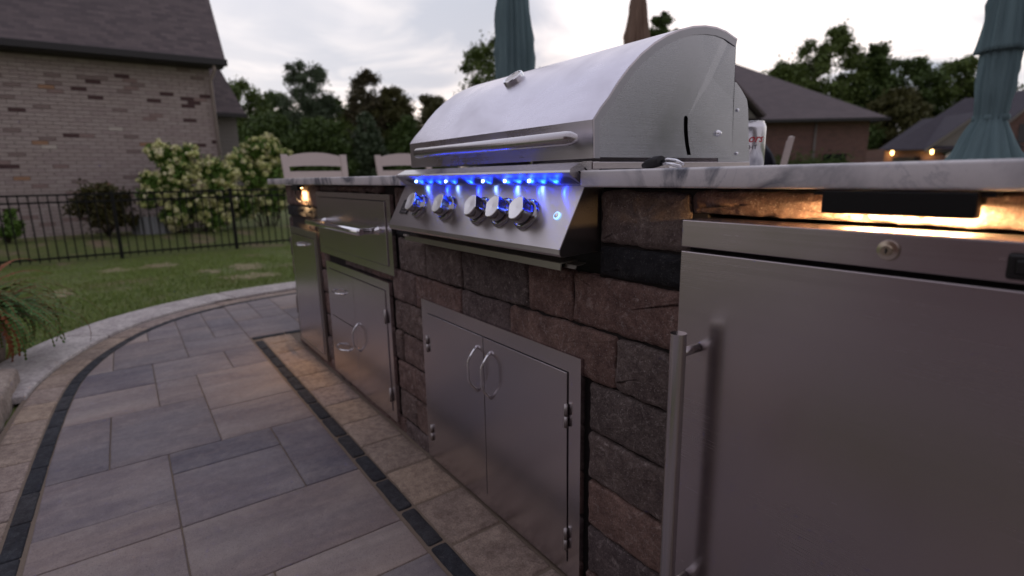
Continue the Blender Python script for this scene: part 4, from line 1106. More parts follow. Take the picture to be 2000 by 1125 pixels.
def frond(base, az, el, length, droop, mat, nseg=16, wmax=.055, seed=0):
    stem = []; leaves = MB(); p = Vector(base); e = el
    d0 = Vector((math.cos(az), math.sin(az), 0))
    for i in range(nseg+1):
        stem.append(p.copy()); e -= droop/nseg*(1+i/nseg)
        d = d0*math.cos(e)+Vector((0, 0, math.sin(e))); p = p+d*length/nseg
    sidev = Vector((-d0.y, d0.x, 0))
    for i in range(2, nseg+1):
        t_ = i/nseg; w_ = wmax*math.sin(math.pi*min(1, t_*.9+.12))**.7*(1.08-t_)+.006
        a = stem[i]; tdir = (stem[i]-stem[i-1]).normalized()
        for hf in (0, .5):
            c_ = a-tdir*length/nseg*hf
            for s_ in (-1, 1):
                tip = c_+sidev*s_*w_+tdir*w_*.35-Vector((0, 0, w_*.25*rf.random())); up = tdir*length/nseg*.20
                leaves.add([c_-up, c_.lerp(tip, .5)-up*1.0, tip, c_.lerp(tip, .5)+up*1.1, c_+up], [(0, 1, 2, 3, 4)])
    sm = MB(); sm.tube(stem, [.0030*(1-i/(nseg+2))+.0006 for i in range(nseg+1)], 5)
    f = obj('frond', leaves, mat, fe); obj('stem', sm, 'leaf_russet', f)
spec = [(R(38), R(46), .66, 1.25), (R(24), R(62), .62, 1.9), (R(52), R(60), .60, 1.7), (R(8), R(50), .55, 1.9), (R(70), R(55), .62, 1.4), (R(95), R(58), .60, 1.5), (R(-12), R(55), .5, 1.8), (R(45), R(78), .55, 1.9), (R(125), R(60), .6, 1.3), (R(15), R(74), .6, 2.3), (R(60), R(35), .5, .9)]
for i, (az, el, ln, drp) in enumerate(spec):
    frond((-3.72+rf.uniform(-.05, .05), -1.41+rf.uniform(-.05, .05), .20), az, el, ln, drp, 'leaf_fern')
for i in range(14):
    frond((-3.73+rf.uniform(-.09, .09), -1.42+rf.uniform(-.09, .09), .20), R(rf.uniform(-30, 140)), R(rf.uniform(66, 89)), rf.uniform(.40, .56), rf.uniform(1.0, 2.0), 'leaf_fern' if i % 6 else 'leaf_russet', 14, .045)
for i in range(60):
    frond((-3.73+rf.uniform(-.10, .10), -1.42+rf.uniform(-.10, .10), .20), R(rf.uniform(-40, 150)), R(rf.uniform(48, 88)), rf.uniform(.32, .62), rf.uniform(1.2, 2.6), 'leaf_russet' if i % 5 == 0 else 'leaf_fern', 12, .035)

# ================================================================== IRON FENCE
fn = thing('iron_fence', 'black metal picket fence across the lawn in front of the brick house', 'fence', (-11.3, 0, -.36))
FXp = -11.3
zt, zb = .742, -.262
ypost = [-.851+1.781*i for i in range(-4, 9)]
pme = None
def fbox(name, y, w_, z0, z1, dx=.0):
    mb = MB(); mb.box(FXp-w_/2+dx, FXp+w_/2+dx, y-w_/2, y+w_/2, z0, z1); return obj(name, mb, 'black_metal', fn)
def shared(proto, y, y0):
    o = proto.copy(); COL.objects.link(o); o.parent = fn; o.location = (0, y-y0, 0); return o
post = None; picket = None
for y in ypost:
    if post is None: post = fbox('post', y, .055, -.40, zt+.05); py0 = y
    else: shared(post, y, py0)
for a, b in zip(ypost, ypost[1:]):
    for zz_ in (zt, zt-.115, zb):
        mb = MB(); mb.box(FXp-.014, FXp+.014, a+.028, b-.028, zz_-.016, zz_+.016); obj('rail', mb, 'black_metal', fn)
    for k_ in range(1, 15):
        y = a+(b-a)*k_/15
        if picket is None: picket = fbox('picket', y, .018, zb-.06, zt); pk0 = y
        else: shared(picket, y, pk0)

# ================================================================== LEFT BRICK HOUSE
HX = -14.0
hs = thing('brick_house', 'large house with pale mixed brick gable-end wall and dark shingle roof on the left', 'house', (HX, -3, -.1))
mb = MB(); mb.box(HX-8, HX-.02, -12, 1.205, -.4, 3.36); obj('wall', mb, 'brick_mortar', hs)
BL, BH = .245, .0745
ru = random.Random(33); special = {}
rows_ = int(3.45/BH); cellsb = []
for r_ in range(rows_):
    z = -.12+r_*BH; y = 1.205-(BL/2 if r_ % 2 else 0)
    first = True
    if r_ % 2: cellsb.append((1.205-BL/2+.004, 1.205, z, r_))
    while y > -6.6:
        cellsb.append((y-BL, y-.008, z, r_)); y -= BL
# dark and tinted bricks at the places they show
def zy(px, py): return px, py
accents = []
for (yy, zz_, mt) in [(-1.92, 1.10, 'brick_dark'), (-1.27, .98, 'brick_dark'), (-1.06, 1.42, 'brick_dark'), (-.34, 1.63, 'brick_dark'), (.02, 1.50, 'brick_dark'), (.27, 1.80, 'brick_dark'), (-.82, 1.92, 'brick_dark')]:
    accents.append((yy, zz_, mt))
pool = ['brick_a', 'brick_b', 'brick_c', 'brick_dark', 'brick_tan', 'brick_pale', 'brick_rose', 'brick_smudge']
spec_b = []; plain = []
for c_ in cellsb:
    q = ru.random()
    if q < .048: spec_b.append((c_, 'brick_dark'))
    elif q < .065: spec_b.append((c_, 'brick_tan'))
    elif q < .078: spec_b.append((c_, 'brick_pale'))
    elif q < .105: spec_b.append((c_, 'brick_rose'))
    elif q < .15: spec_b.append((c_, 'brick_smudge'))
    else: plain.append((c_, ru.choice(['brick_a', 'brick_b', 'brick_c', 'brick_a', 'brick_b'])))
vis = [it for it in spec_b if it[0][0] > -2.6][:160]
need = 296-len(vis)
visp = [p for p in plain if p[0][0] > -2.3 and .9 < p[0][2] < 2.3][:need]
ids_ = set(id(p) for p in vis)|set(id(p) for p in visp)
protos = {}
def brick_obj(c_, mt, proud):
    y0, y1, z, r_ = c_; ln = round(y1-y0, 3); key = (mt, ln, proud)
    if key not in protos:
        mb = MB(); mb.box(-.02, proud, 0, ln, 0, BH-.009); o = obj('brick', mb, mt, hs, local=True); protos[key] = o
    else:
        o = protos[key].copy(); COL.objects.link(o); o.parent = hs
    o.location = Vector((HX, y0, z))-hs.location
for c_, mt in vis: brick_obj(c_, mt, .009 if mt in ('brick_smudge', 'brick_pale') else .004)
for c_, mt in visp: brick_obj(c_, mt, .003)
V = []; Fq = []; mi = []
mlist = pool
for lst in (spec_b, plain):
    for it in lst:
        if id(it) in ids_: continue
        (y0, y1, z, r_), mt = it; b_ = len(V); xa, xb = HX-.02, HX+.003; z1_ = z+BH-.009
        V += [(xb, y0, z), (xb, y1, z), (xb, y1, z1_), (xb, y0, z1_), (xa, y0, z), (xa, y1, z), (xa, y1, z1_), (xa, y0, z1_)]
        Fq += [(b_, b_+1, b_+2, b_+3), (b_+4, b_+7, b_+6, b_+5), (b_, b_+4, b_+5, b_+1), (b_+3, b_+2, b_+6, b_+7), (b_+1, b_+5, b_+6, b_+2), (b_, b_+3, b_+7, b_+4)]; mi += [mlist.index(mt)]*6
fastobj('brickwork', np.array(V), np.array(Fq), mlist, hs, mi, True)
# roof: eave overhangs towards us, right-hand rake falls along y = 1.5
EZ = 3.50; ov = .32
sl_ = 1.30                                                      # steep pitch
def roofplane(name, x_eave, z_eave, y0, y1e, y1r, depth, par, mat='roof_shingle', slope=sl_, th=.06):
    xr = x_eave-depth; zr = z_eave+depth*slope
    mb = MB(); vs = [(x_eave, y0, z_eave), (x_eave, y1e, z_eave), (xr, y1r, zr), (xr, y0, zr)]
    nz = Vector((slope, 0, 1)).normalized()*th
    mb.add(vs+[(p[0]-nz.x, p[1], p[2]-nz.z) for p in vs], [(0, 1, 2, 3), (4, 7, 6, 5), (0, 4, 5, 1), (1, 5, 6, 2), (2, 6, 7, 3), (3, 7, 4, 0)])
    o = obj(name, mb, mat, par); uv_planar(o, (0, 1, 0), (-1/math.sqrt(1+slope**2), 0, slope/math.sqrt(1+slope**2))); return o
roofplane('roof', HX+ov, EZ, -13, 1.50, 1.50, 4.2, hs)
mb = MB(); mb.box(HX+ov-.01, HX+ov+.11, -13, 1.52, EZ-.15, EZ-.015, .01); obj('gutter', mb, 'gutter', hs)
mb = MB(); mb.box(HX-.01, HX+ov, -13, 1.46, EZ-.17, EZ-.13); obj('soffit', mb, 'gutter', hs)
mb = MB(); mb.add([(HX-8, 1.21, 3.3), (HX+.0, 1.21, 3.3), (HX-3.9, 1.21, 8.4), (HX-8, 1.21, 8.4)], [(0, 1, 2, 3)]); obj('gable_wall', mb, 'siding', hs)
mb = MB(); mb.tube([(HX+ov+.04, 1.26, EZ-.12), (HX+ov, 1.26, EZ-.25), (HX+.06, 1.20, EZ-.42), (HX+.05, 1.20, -.1)], .035, 8); obj('downspout', mb, 'brick_c', hs)
# recessed wing to the right
WX = -17.0
mb = MB(); mb.box(WX-4, WX, 1.21, 2.13, -.3, 2.68); obj('wing_wall', mb, 'siding', hs)
mb = MB(); z = -.1
while z < 2.62:
    mb.add([(WX+.002, 1.21, z+.11), (WX+.018, 1.21, z), (WX+.018, 2.13, z), (WX+.002, 2.13, z+.11)], [(0, 1, 2, 3)]); z += .11
obj('siding_boards', mb, 'siding', hs, stuff=True)
roofplane('wing_roof', WX+.25, 2.72, .9, 2.34, 1.95, 1.35, hs, slope=1.15)
mb = MB(); mb.box(WX+.24, WX+.34, 1.21, 2.36, 2.60, 2.71, .008); obj('wing_gutter', mb, 'gutter', hs)

# ================================================================== FOLIAGE
def leafcloud(centers, radii, per, size, seed, flat_=.8, squash=1.0, drop=0.0):
    rg = np.random.default_rng(seed); P = []
    for c_, r_ in zip(centers, radii):
        d = rg.standard_normal((per, 3)); d /= np.linalg.norm(d, axis=1)[:, None]; rr = r_*(rg.random(per)**.5)*(1+.35*rg.standard_normal(per).clip(-1, 2))
        q = d*rr[:, None]; q[:, 2] *= squash; P.append(np.array(c_)+q)
    P = np.concatenate(P); n = len(P)
    a = rg.standard_normal((n, 3)); a /= np.linalg.norm(a, axis=1)[:, None]; b = rg.standard_normal((n, 3)); b -= (a*b).sum(1)[:, None]*a; b /= np.linalg.norm(b, axis=1)[:, None]
    s = size*(.55+.9*rg.random(n))[:, None]
    V = np.stack([P-a*s, P-b*s*.5, P+a*s, P+b*s*.5], 1).reshape(-1, 3)
    return V, np.arange(n*4).reshape(-1, 4)
def tree(name, x, y, zg, top, width, label, mat, seed, leaf=.16, nc=38, per=420, base_frac=.03, shape='round', trunk_r=.16, group='trees beyond the gardens'):
    rn = np.random.default_rng(seed); H = top-zg
    t_ = thing(name, label, 'tree', (x, y, zg), group=group)
    cs = []; rr = []
    for i in range(nc):
        h_ = base_frac+(1-base_frac)*rn.random()
        if shape == 'round': env = math.sqrt(max(0, 1-((h_-.52)/.50)**2))
        elif shape == 'cone': env = (1-h_)*1.05+.06
        else: env = .50+.5*math.sin(h_*3.1)
        a_ = rn.random()*6.283; rad = width/2*env*math.sqrt(rn.random())*.85
        r_ = width*((.075 if shape != 'loose' else .10)+.10*rn.random()**1.5)*(.7 if shape == 'cone' else 1)*(1.0 if h_ < .85 else .75)
        cs.append((x+math.cos(a_)*rad, y+math.sin(a_)*rad, zg+H*h_-r_*.6)); rr.append(r_)
    V, Fq = leafcloud(cs, rr, per, leaf, seed+1, squash=.8)
    fastobj('crown', V, Fq, mat, t_)
    mb = MB(); mb.tube([(x, y, zg-.2), (x+.05*H*.1, y, zg+H*.4), (x, y, zg+H*.8)], [trunk_r, trunk_r*.7, trunk_r*.2], 8)
    for i in range(5):
        a_ = rn.random()*6.283; h0 = .3+.4*rn.random(); mb.tube([(x, y, zg+H*h0), (x+math.cos(a_)*width*.3, y+math.sin(a_)*width*.3, zg+H*(h0+.22))], [trunk_r*.4, trunk_r*.1], 6)
    obj('trunk', mb, 'trunk_bark', t_)
    return t_
def shrub(name, x, y, zg, top, w_, label, mat, seed, leaf=.045, nc=26, per=260, petals=0, cat='shrub', group=None):
    rn = np.random.default_rng(seed); H = top-zg; t_ = thing(name, label, cat, (x, y, zg), group=group)
    cs = []; rr = []
    for i in range(nc):
        h_ = .12+.8*rn.random(); env = math.sin(min(math.pi, (h_*.8+.18)*math.pi))**.6; a_ = rn.random()*6.283; rad = w_/2*env*math.sqrt(rn.random())*.8
        r_ = w_*(.10+.07*rn.random()); cs.append((x+math.cos(a_)*rad*.8, y+math.sin(a_)*rad, zg+H*h_)); rr.append(r_)
    V, Fq = leafcloud(cs, rr, per, leaf, seed+1); fastobj('foliage', V, Fq, mat, t_)
    mb = MB()
    for i in range(8):
        a_ = rn.random()*6.283; mb.tube([(x, y, zg-.05), (x+math.cos(a_)*w_*.3, y+math.sin(a_)*w_*.3, zg+H*.6)], [.02, .006], 5)
    obj('stem', mb, 'trunk_bark', t_)
    if petals:
        V = []; F_ = []
        for i in range(petals):
            h_ = .10+.92*rn.random(); env = math.sin(min(math.pi, (h_*.8+.18)*math.pi))**.6; a_ = rn.uniform(-1.9, 1.5); rad = w_/2*env*(.62+.56*rn.random()**1.3)
            c_ = np.array([x+math.cos(a_)*rad*.8, y+math.sin(a_)*rad, zg+H*h_]); r_ = .026+.045*rn.random()
            k_ = 42; d = rn.standard_normal((k_, 3)); d /= np.linalg.norm(d, axis=1)[:, None]; P = c_+d*r_*np.array([1, 1, 1.35])
            a = rn.standard_normal((k_, 3)); a -= (a*d).sum(1)[:, None]*d; a /= np.linalg.norm(a, axis=1)[:, None]; b = np.cross(a, d); s = .024
            q = np.stack([P-a*s, P-b*s, P+a*s, P+b*s], 1).reshape(-1, 3); F_.append(np.arange(k_*4).reshape(-1, 4)+sum(len(v_) for v_ in V)); V.append(q)
        fastobj('flower_heads', np.concatenate(V), np.concatenate(F_), 'petal', t_, stuff=True)
    return t_
def hydrangea(x, zg, lobes, label, seed):
    rn = np.random.default_rng(seed); yc = sum(l_[0] for l_ in lobes)/len(lobes)
    t_ = thing('hydrangea', label, 'shrub', (x, yc, zg), group='flowering hydrangeas against the brick house'); cs = []; rr = []; V = []; n_ = 0; F_ = []
    for (y, z, r_) in lobes:
        for k_ in range(7):
            d = rn.standard_normal(3); d /= np.linalg.norm(d); cs.append(tuple(np.array([x, y, z])+d*r_*.55)); rr.append(r_*.55)
        for k_ in range(int(115*r_)):
            d = rn.standard_normal(3); d[0] = abs(d[0])*.7; d[2] += .25; d /= np.linalg.norm(d); c_ = np.array([x, y, z])+d*r_*(.72+.42*rn.random()); rad = .030+.034*rn.random()
            m_ = 44; e_ = rn.standard_normal((m_, 3)); e_ /= np.linalg.norm(e_, axis=1)[:, None]; ax = rn.standard_normal(3)*.4+d; ax /= np.linalg.norm(ax)
            P = c_+e_*rad+np.outer(e_@ax, ax)*rad*.5
            a = rn.standard_normal((m_, 3)); a -= (a*e_).sum(1)[:, None]*e_; a /= np.linalg.norm(a, axis=1)[:, None]; b = np.cross(a, e_); s_ = .017
            V.append(np.stack([P-a*s_, P-b*s_, P+a*s_, P+b*s_], 1).reshape(-1, 3)); F_.append(np.arange(m_*4).reshape(-1, 4)+n_); n_ += m_*4
    Vl, Fl = leafcloud(cs, rr, 210, .042, seed+1); fastobj('foliage', Vl, Fl, 'leaf_shrub', t_)
    mb = MB()
    for (y, z, r_) in lobes: mb.tube([(x, yc+(y-yc)*.3, zg-.05), (x, y, z)], [.018, .006], 5)
    obj('stem', mb, 'trunk_bark', t_)
    fastobj('flower_heads', np.concatenate(V), np.concatenate(F_), 'petal', t_, stuff=True)
hydrangea(-12.8, -.1, [(-.07, 1.52, .17), (.12, 1.40, .22), (.42, 1.42, .24), (.80, 1.02, .34), (.28, .98, .36), (-.20, .88, .20), (-.28, .62, .20), (.38, .48, .40), (.98, .62, .32), (.80, .22, .30), (1.12, 1.05, .20), (.10, .25, .25)], 'cream-flowered hydrangea bush against the brick corner', 51)
hydrangea(-13.1, -.1, [(1.42, 1.28, .27), (1.80, 1.58, .26), (2.08, 1.66, .20), (2.38, 1.42, .15), (1.68, .95, .40), (2.20, 1.02, .32), (1.90, .50, .38), (1.42, .42, .33), (2.3, .50, .25)], 'taller hydrangea bush with pale heads behind the chair, right of the brick corner', 57)
shrub('low_shrub', -13.0, -1.02, -.05, .92, 1.20, 'low reddish shrub at the foot of the brick wall', 'leaf_redshrub', 63, leaf=.035)
shrub('low_shrub', -12.9, -2.45, -.05, .62, .55, 'small dark green shrub at the left edge of the picture', 'leaf_shrub', 67, leaf=.035, nc=14)
ww = thing('window_well', 'grey corrugated metal window well between shrub and hydrangea', 'window well', (-12.9, -.22, -.1))
mb = MB(); pts = []
n_ = 60
for i in range(n_+1):
    a_ = math.pi*i/n_; r_ = .42+.012*math.sin(i*1.3); pts.append((-13.3+math.sin(a_)*r_*1.1, -.22-math.cos(a_)*r_))
mb.add([(p[0], p[1], -.15) for p in pts]+[(p[0], p[1], .25) for p in pts], [(i, i+1, n_+2+i, n_+1+i) for i in range(n_)]); o_ = obj('liner', mb, 'well_metal', ww); s_ = o_.modifiers.new('t', 'SOLIDIFY'); s_.thickness = .012
mb = MB()
for i in range(9): mb.box(-13.36, -12.86, -.58+i*.085, -.565+i*.085, .255, .275)
obj('grate', mb, 'trim_dark', ww)
# wood behind the lawn on the left
wood = [(-46, 7.4, 8.3, 6.0, 'leaf_mid', 'round', 'mid green tree right of the brick house wing'), (-50, 10.6, 8.2, 5.5, 'leaf_dark', 'round', 'dark round tree behind the first garden tree'),
        (-43.6, 11.5, 9.6, 5.0, 'leaf_blue', 'loose', 'tall loose blue-green tree standing above the wood'), (-45, 13.6, 7.4, 5.0, 'leaf_dark', 'round', 'dark tree below the dip in the wood skyline'),
        (-40.8, 15.2, 8.9, 4.2, 'leaf_brown', 'loose', 'thin brownish tree with sky showing through its top'), (-39.5, 16.8, 7.5, 4.6, 'leaf_olive', 'round', 'olive green tree left of the grill hood'),
        (-37.5, 19.2, 7.0, 4.6, 'leaf_olive', 'round', 'rounded olive tree touching the left edge of the hood'), (-47, 17.5, 7.8, 7.0, 'leaf_dark', 'round', 'dark tree filling the back of the wood'),
        (-34, 9.6, 4.6, 4.6, 'leaf_dark', 'round', 'low dark tree at the front of the wood, left side'), (-33.5, 12.2, 4.8, 4.6, 'leaf_blue', 'cone', 'low bluish conifer in front of the wood'),
        (-32, 14.4, 4.6, 4.4, 'leaf_dark', 'cone', 'second low conifer, behind the second chair'), (-31, 16.0, 4.8, 3.4, 'leaf_mid', 'cone', 'narrow green conifer beside the hood'),
        (-36, 7.0, 4.8, 4.6, 'leaf_dark', 'round', 'low dark tree behind the hydrangea'), (-26.6, 17.3, 8.3, 5.4, 'leaf_mid', 'loose', 'spreading tree between the hood and the teal umbrella'), (-52, 9.0, 7.0, 7.5, 'leaf_mid', 'round', 'tree filling the wood behind the brick house wing'), (-52, 14.0, 7.4, 8.5, 'leaf_dark', 'round', 'broad dark tree deep in the wood'), (-48, 20.5, 7.4, 8.0, 'leaf_mid', 'round', 'broad tree deep in the wood beside the hood'), (-44, 9.2, 5.6, 7.0, 'leaf_dark', 'round', 'low broad tree in the middle of the wood, left part'), (-42, 13.6, 5.4, 7.5, 'leaf_mid', 'round', 'low broad tree in the middle of the wood, above the first chair'), (-39, 17.6, 5.2, 6.5, 'leaf_dark', 'round', 'low broad tree in the middle of the wood, above the second chair'), (-30, 23.5, 7.9, 6.0, 'leaf_mid', 'round', 'tree hidden low behind the middle of the hood')]
for i, (x, y, top, wdt, mt, shp, lb) in enumerate(wood):
    tree('tree' if shp != 'cone' else 'conifer', x, y, -.3, top, wdt, lb, mt, 200+i*3, leaf=.105, nc=120 if shp != 'loose' else 100, per=260 if shp != 'loose' else 200, shape=shp)
right = [(-34.0, 61.5, 13.0, 8.0, 'leaf_mid', 'round', 'left shoulder of the tall trees behind the right-hand house'), (-31.2, 66.0, 16.6, 9.5, 'leaf_mid', 'round', 'tallest bushy tree behind the right-hand house'),
         (-28.4, 69.0, 14.6, 8.0, 'leaf_dark', 'round', 'dark tree right of the tallest tree'), (-25.4, 73.0, 13.0, 9.0, 'leaf_dark', 'round', 'broad dark tree behind the gap between two houses'), (-22.6, 76.5, 13.2, 9.0, 'leaf_mid', 'round', 'tree behind the roof with the lit garage'),
         (-24.0, 66.0, 9.0, 7.0, 'leaf_olive', 'round', 'lower olive tree between the two far houses'), (-20.0, 80.0, 10.5, 9.0, 'leaf_dark', 'round', 'dark tree left of the tied umbrella'), (-15.0, 84.0, 9.6, 9.0, 'leaf_dark', 'round', 'dark tree right of the tied umbrella'),
         (-27.0, 62.0, 6.8, 7.0, 'leaf_dark', 'round', 'low dark tree just right of the brick house'), (-42.6, 51.2, 18.6, 5.5, 'leaf_dark', 'round', 'tall tree whose tip shows over the hood')]
for i, (x, y, top, wdt, mt, shp, lb) in enumerate(right):
    tree('tree' if shp != 'cone' else 'conifer', x, y, -.3, top, wdt, lb, mt, 300+i*3, leaf=.19, nc=120, per=260, shape=shp)

# ================================================================== HOUSES ON THE RIGHT
def ray_wall(p0, p1, z0, z1, th_=.3):
    a = Vector(p0); b = Vector(p1); d = (b-a).normalized(); n_ = Vector((-d.y, d.x))
    return [(a.x, a.y, z0), (b.x, b.y, z0), (b.x, b.y, z1), (a.x, a.y, z1)]
h2 = thing('brick_house', 'low brick house with dark hipped roof and hedge behind the can', 'house', (-15, 30, -.3))
A2 = Vector((-16.9, 22.6)); B2 = Vector((-11.85, 29.25)); D2 = (B2-A2).normalized(); N2 = Vector((-D2.y, D2.x))
if N2.dot(Vector((0, 0))-A2) > 0: N2 = -N2
A2 = B2-D2*14; DEP = 10
def pt3(s_, d_, z): q = B2-D2*s_+N2*d_; return (q.x, q.y, z)
mb = MB(); mb.add([pt3(0, 0, -.3), pt3(14, 0, -.3), pt3(14, 0, 3.35), pt3(0, 0, 3.35), pt3(0, DEP, -.3), pt3(0, DEP, 3.35), pt3(14, DEP, -.3), pt3(14, DEP, 3.35)], [(0, 1, 2, 3), (0, 3, 5, 4), (1, 6, 7, 2), (4, 5, 7, 6)])
o_ = obj('wall', mb, 'brick_red', h2); uv_planar(o_, (D2.x, D2.y, 0), (0, 0, 1))
e = .55; RZ = 6.9; rd = 5.0
mb = MB(); r0, r1 = (-e, -e, 3.30), (14+e, -e, 3.30)
vs = [pt3(-e, -e, 3.32), pt3(14+e, -e, 3.32), pt3(14+e, DEP+e, 3.32), pt3(-e, DEP+e, 3.32), pt3(5.2, 4.6, RZ), pt3(9.4, 4.6, RZ), pt3(9.4, 5.4, RZ), pt3(5.2, 5.4, RZ)]
mb.add(vs, [(0, 1, 5, 4), (1, 2, 6, 5), (2, 3, 7, 6), (3, 0, 4, 7), (4, 5, 6, 7), (0, 3, 2, 1)]); o_ = obj('roof', mb, 'roof_shingle_far', h2); uv_planar(o_, (D2.x, D2.y, 0), (N2.x*.6, N2.y*.6, .6))
mb = MB(); vs = [pt3(-e-.05, -e-.05, 3.20), pt3(14+e, -e-.05, 3.20), pt3(14+e, -e-.05, 3.34), pt3(-e-.05, -e-.05, 3.34), pt3(-e-.05, DEP+e, 3.20), pt3(-e-.05, DEP+e, 3.34)]
mb.add(vs, [(0, 1, 2, 3), (0, 3, 5, 4)]); obj('gutter', mb, 'trim_dark', h2)
# cross gable at the left, behind the hood edge
mb = MB(); vs = [pt3(5.4, -1.0, 3.5), pt3(11.5, -1.0, 3.5), pt3(8.4, -1.0, 6.5), pt3(5.4, 5, 3.5), pt3(11.5, 5, 3.5), pt3(8.4, 5, 6.5)]
mb.add(vs, [(0, 2, 5, 3), (1, 4, 5, 2)]); o_ = obj('gable_roof', mb, 'roof_shingle_far', h2); uv_planar(o_, (D2.x, D2.y, 0), (N2.x, N2.y, .5)); o_.modifiers.new('t', 'SOLIDIFY').thickness = .12
mb = MB(); mb.add([pt3(5.7, -.6, 3.4), pt3(11.2, -.6, 3.4), pt3(8.4, -.6, 6.2)], [(0, 1, 2)]); obj('gable_wall', mb, 'siding', h2)
mb = MB(); p_ = Vector(pt3(2.6, -.06, 0)); mb.tube([(p_.x, p_.y, -.2), (p_.x, p_.y, 3.2)], .05, 8); obj('downspout', mb, 'siding', h2)
mb = MB(); p_ = Vector(pt3(8.0, 2.0, 4.7)); mb.lathe([(.09, -.2), (.09, .35), (.12, .36), (.12, .42), (.001, .44)], p_, (0, 0, 1), 12); obj('roof_vent', mb, 'white_paint', h2)
mb = MB(); a_ = Vector(pt3(1.0, -.03, 0)); b_ = Vector(pt3(2.1, -.03, 0)); mb.add([(a_.x, a_.y, .4), (b_.x, b_.y, .4), (b_.x, b_.y, 1.7), (a_.x, a_.y, 1.7)], [(0, 1, 2, 3)]); o_ = obj('window', mb, 'glass_dark', h2)
hd = thing('hedge', 'clipped dark hedge along the brick house behind the can', 'hedge', (-13.5, 26, -.3))
cs = []; rr = []
for i in range(26):
    q = pt3(1.8+i*.42, -1.2, 1.05); cs.append(q); rr.append(.62)
V, Fq = leafcloud(cs, rr, 420, .06, 77); fastobj('foliage', V, Fq, 'leaf_dark', hd)
mb = MB()
for i in range(0, 26, 3): q = pt3(1.8+i*.42, -1.2, 0); mb.tube([(q[0], q[1], -.3), (q[0], q[1], .8)], .03, 5)
obj('stem', mb, 'trunk_bark', hd)
# far house with lit garage
h3 = thing('garage_house', 'far house with dark roof and two lit lamps beside its garage doors', 'house', (-16, 58, -.3))
P3 = Vector((-19.6, 52.3)); Q3 = Vector((-13.0, 61.6)); D3 = (Q3-P3).normalized(); N3 = Vector((-D3.y, D3.x))
if N3.dot(-P3) > 0: N3 = -N3
def p3(s_, d_, z): q = P3+D3*s_+N3*d_; return (q.x, q.y, z)
mb = MB(); mb.add([p3(0, 0, -.3), p3(5.0, 0, -.3), p3(5.0, 0, 2.6), p3(0, 0, 2.6), p3(0, 9, -.3), p3(0, 9, 2.6)], [(0, 1, 2, 3), (0, 3, 5, 4)]); o_ = obj('wall', mb, 'brick_red', h3); uv_planar(o_, (D3.x, D3.y, 0), (0, 0, 1))
mb = MB(); mb.add([p3(2.9, -.3, -.3), p3(9.4, -.3, -.3), p3(9.4, -.3, 2.0), p3(2.9, -.3, 2.0)], [(0, 1, 2, 3)]); o_ = obj('front_wall', mb, 'brick_red', h3); uv_planar(o_, (D3.x, D3.y, 0), (0, 0, 1))
mb = MB(); mb.add([p3(3.3, -.32, 2.5), p3(10.6, -.32, 2.5), p3(6.95, -.32, 5.15)], [(0, 1, 2)]); obj('gable_wall', mb, 'siding', h3)
mb = MB(); mb.add([p3(3.1, -.5, 2.2), p3(8.6, -.5, 2.2), p3(8.6, -.5, 2.5), p3(3.1, -.5, 2.5)], [(0, 1, 2, 3)]); obj('gable_wall', mb, 'trim_dark', h3)
mb = MB(); mb.add([p3(8.2, -.75, -.3), p3(17.5, -.75, -.3), p3(17.5, -.75, 2.6), p3(12.2, -.75, 7.0), p3(8.2, -.75, 3.7)], [(0, 1, 2, 3, 4)]); o_ = obj('gable_wall', mb, 'brick_red', h3); uv_planar(o_, (D3.x, D3.y, 0), (0, 0, 1))
mb = MB(); vs = [p3(-.45, -.6, 2.52), p3(18, -.6, 2.52), p3(15.5, 5, 7.22), p3(10.25, 5, 7.22), tuple(np.array(p3(-.45, -.6, 2.52))+np.array([-.325, .946, 0])*9)]
mb.add(vs, [(0, 1, 2, 3), (0, 3, 4)]); o_ = obj('roof', mb, 'roof_slate_far', h3); uv_planar(o_, (D3.x, D3.y, 0), (N3.x*.6, N3.y*.6, .6)); o_.modifiers.new('t', 'SOLIDIFY').thickness = .12
for (a, ap, b, za, zp, dd) in ((2.75, 6.95, 11.1, 2.50, 5.45, -.8), (7.3, 12.2, 17.9, 3.15, 7.35, -1.25)):
    mb = MB(); vs = [p3(a, dd, za), p3(ap, dd, zp), p3(b, dd, za), p3(a, 5.5, za), p3(ap, 5.5, zp), p3(b, 5.5, za)]
    mb.add(vs, [(0, 1, 4, 3), (1, 2, 5, 4)]); o_ = obj('gable_roof', mb, 'roof_slate_far', h3); uv_planar(o_, (D3.x, D3.y, 0), (N3.x, N3.y, .5)); o_.modifiers.new('t', 'SOLIDIFY').thickness = .14
    mb = MB(); q0, q1 = p3(a, dd-.03, za-.02), p3(ap, dd-.03, zp-.02); q2, q3 = p3(ap, dd-.03, zp-.24), p3(a, dd-.03, za-.24); mb.add([q0, q1, q2, q3], [(0, 1, 2, 3)]); obj('rake_board', mb, 'siding', h3)
for (a, b) in ((.75, 3.0), (3.7, 4.8)):
    mb = MB(); mb.add([p3(a, -.03, -.2), p3(b, -.03, -.2), p3(b, -.03, 1.9), p3(a, -.03, 1.9)], [(0, 1, 2, 3)]); obj('garage_door', mb, 'trim_dark', h3)
mb = MB(); mb.add([p3(10.4, -.80, 2.9), p3(12.2, -.80, 2.9), p3(12.2, -.80, 4.4), p3(10.4, -.80, 4.4)], [(0, 1, 2, 3)]); wn_ = obj('window', mb, 'glass_dark', h3)
mb = MB(); mb.add([p3(5.1, -.34, .3), p3(6.9, -.34, .3), p3(6.9, -.34, 1.8), p3(5.1, -.34, 1.8)], [(0, 1, 2, 3)]); wn_ = obj('window', mb, 'glass_dark', h3)
mb = MB()
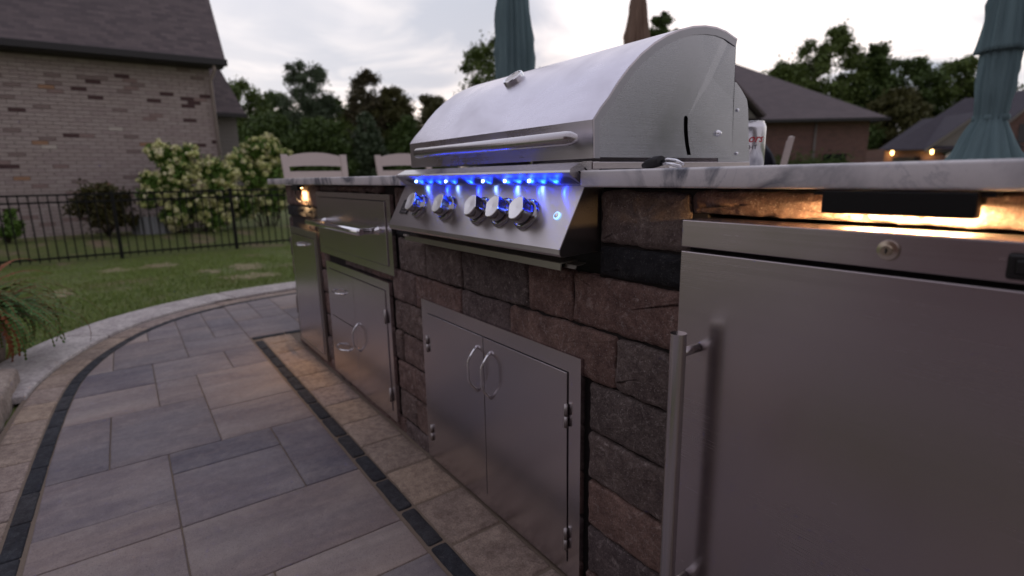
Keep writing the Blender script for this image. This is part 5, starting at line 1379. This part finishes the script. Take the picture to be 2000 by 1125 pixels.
for (a, b, c_, d_) in ((4.95, 7.05, 1.8, 2.02), (4.95, 7.05, .15, .3), (4.95, 5.2, .3, 1.8), (6.8, 7.05, .3, 1.8), (5.95, 6.05, .3, 1.8)):
    mb.add([p3(a, -.40, c_), p3(b, -.40, c_), p3(b, -.40, d_), p3(a, -.40, d_)], [(0, 1, 2, 3)])
obj('window_frame', mb, 'white_paint', wn_)
for s_ in (.50, 3.60):
    q = p3(s_, -.22 if s_ < 1 else -.55, 2.25); mb = MB(); mb.lathe([(.03, .22), (.11, .16), (.10, -.10), (.03, -.16)], q, (0, 0, 1), 10); obj('wall_lamp', mb, 'lamp_far', h3)
    pt('lamp_glow', (q[0]-N3.x*.25, q[1]-N3.y*.25, 2.0), 14, (1, .60, .22), .1, h3)

# ================================================================== ADDED HOUSE (unseen behind the camera, dark for the steel to mirror)
hm = thing('added_house', 'dark brick house added unseen behind the camera for the refrigerator door to reflect', 'house', (6, -7, 0))
mb = MB(); mb.box(-2.2, 15, -12, -5.2, -.3, 3.2); o_ = obj('wall', mb, 'brick_red', hm); uv_planar(o_, (1, 0, 0), (0, 0, 1))
mb = MB(); mb.add([(-2.8, -4.7, 3.15), (15.5, -4.7, 3.15), (15.5, -8.6, 6.6), (1.1, -8.6, 6.6), (-2.8, -12.5, 3.15), (15.5, -12.5, 3.15)], [(0, 1, 2, 3), (0, 3, 4), (4, 3, 2, 5)]); o_ = obj('roof', mb, 'roof_shingle', hm); uv_planar(o_, (1, 0, 0), (0, .7, .7))
for x in (1.6, 4.4, 8.0):
    mb = MB(); mb.box(x, x+1.5, -5.18, -5.10, .1 if x > 4 else .9, 2.2); wf = obj('window', mb, 'white_paint', hm)
    mb = MB(); mb.box(x+.08, x+1.42, -5.098, -5.085, .2 if x > 4 else 1.0, 2.1); obj('pane', mb, 'glass_dark', wf)
# unseen trees added east of the patio for the hood's side to mirror
for i, (x, y, top, wdt) in enumerate(((24, 30, 9, 9), (34, 20, 10, 10), (16, 44, 9, 9))):
    tree('tree', x, y, -.3, top, wdt, ('unseen tree added east of the patio, nearest the corner house', 'unseen broad tree added farthest east of the patio', 'unseen tree added north-east of the patio behind the garage')[i], 'leaf_mid', 500+i*3, leaf=.3, nc=40, per=160, group='added trees outside the picture')
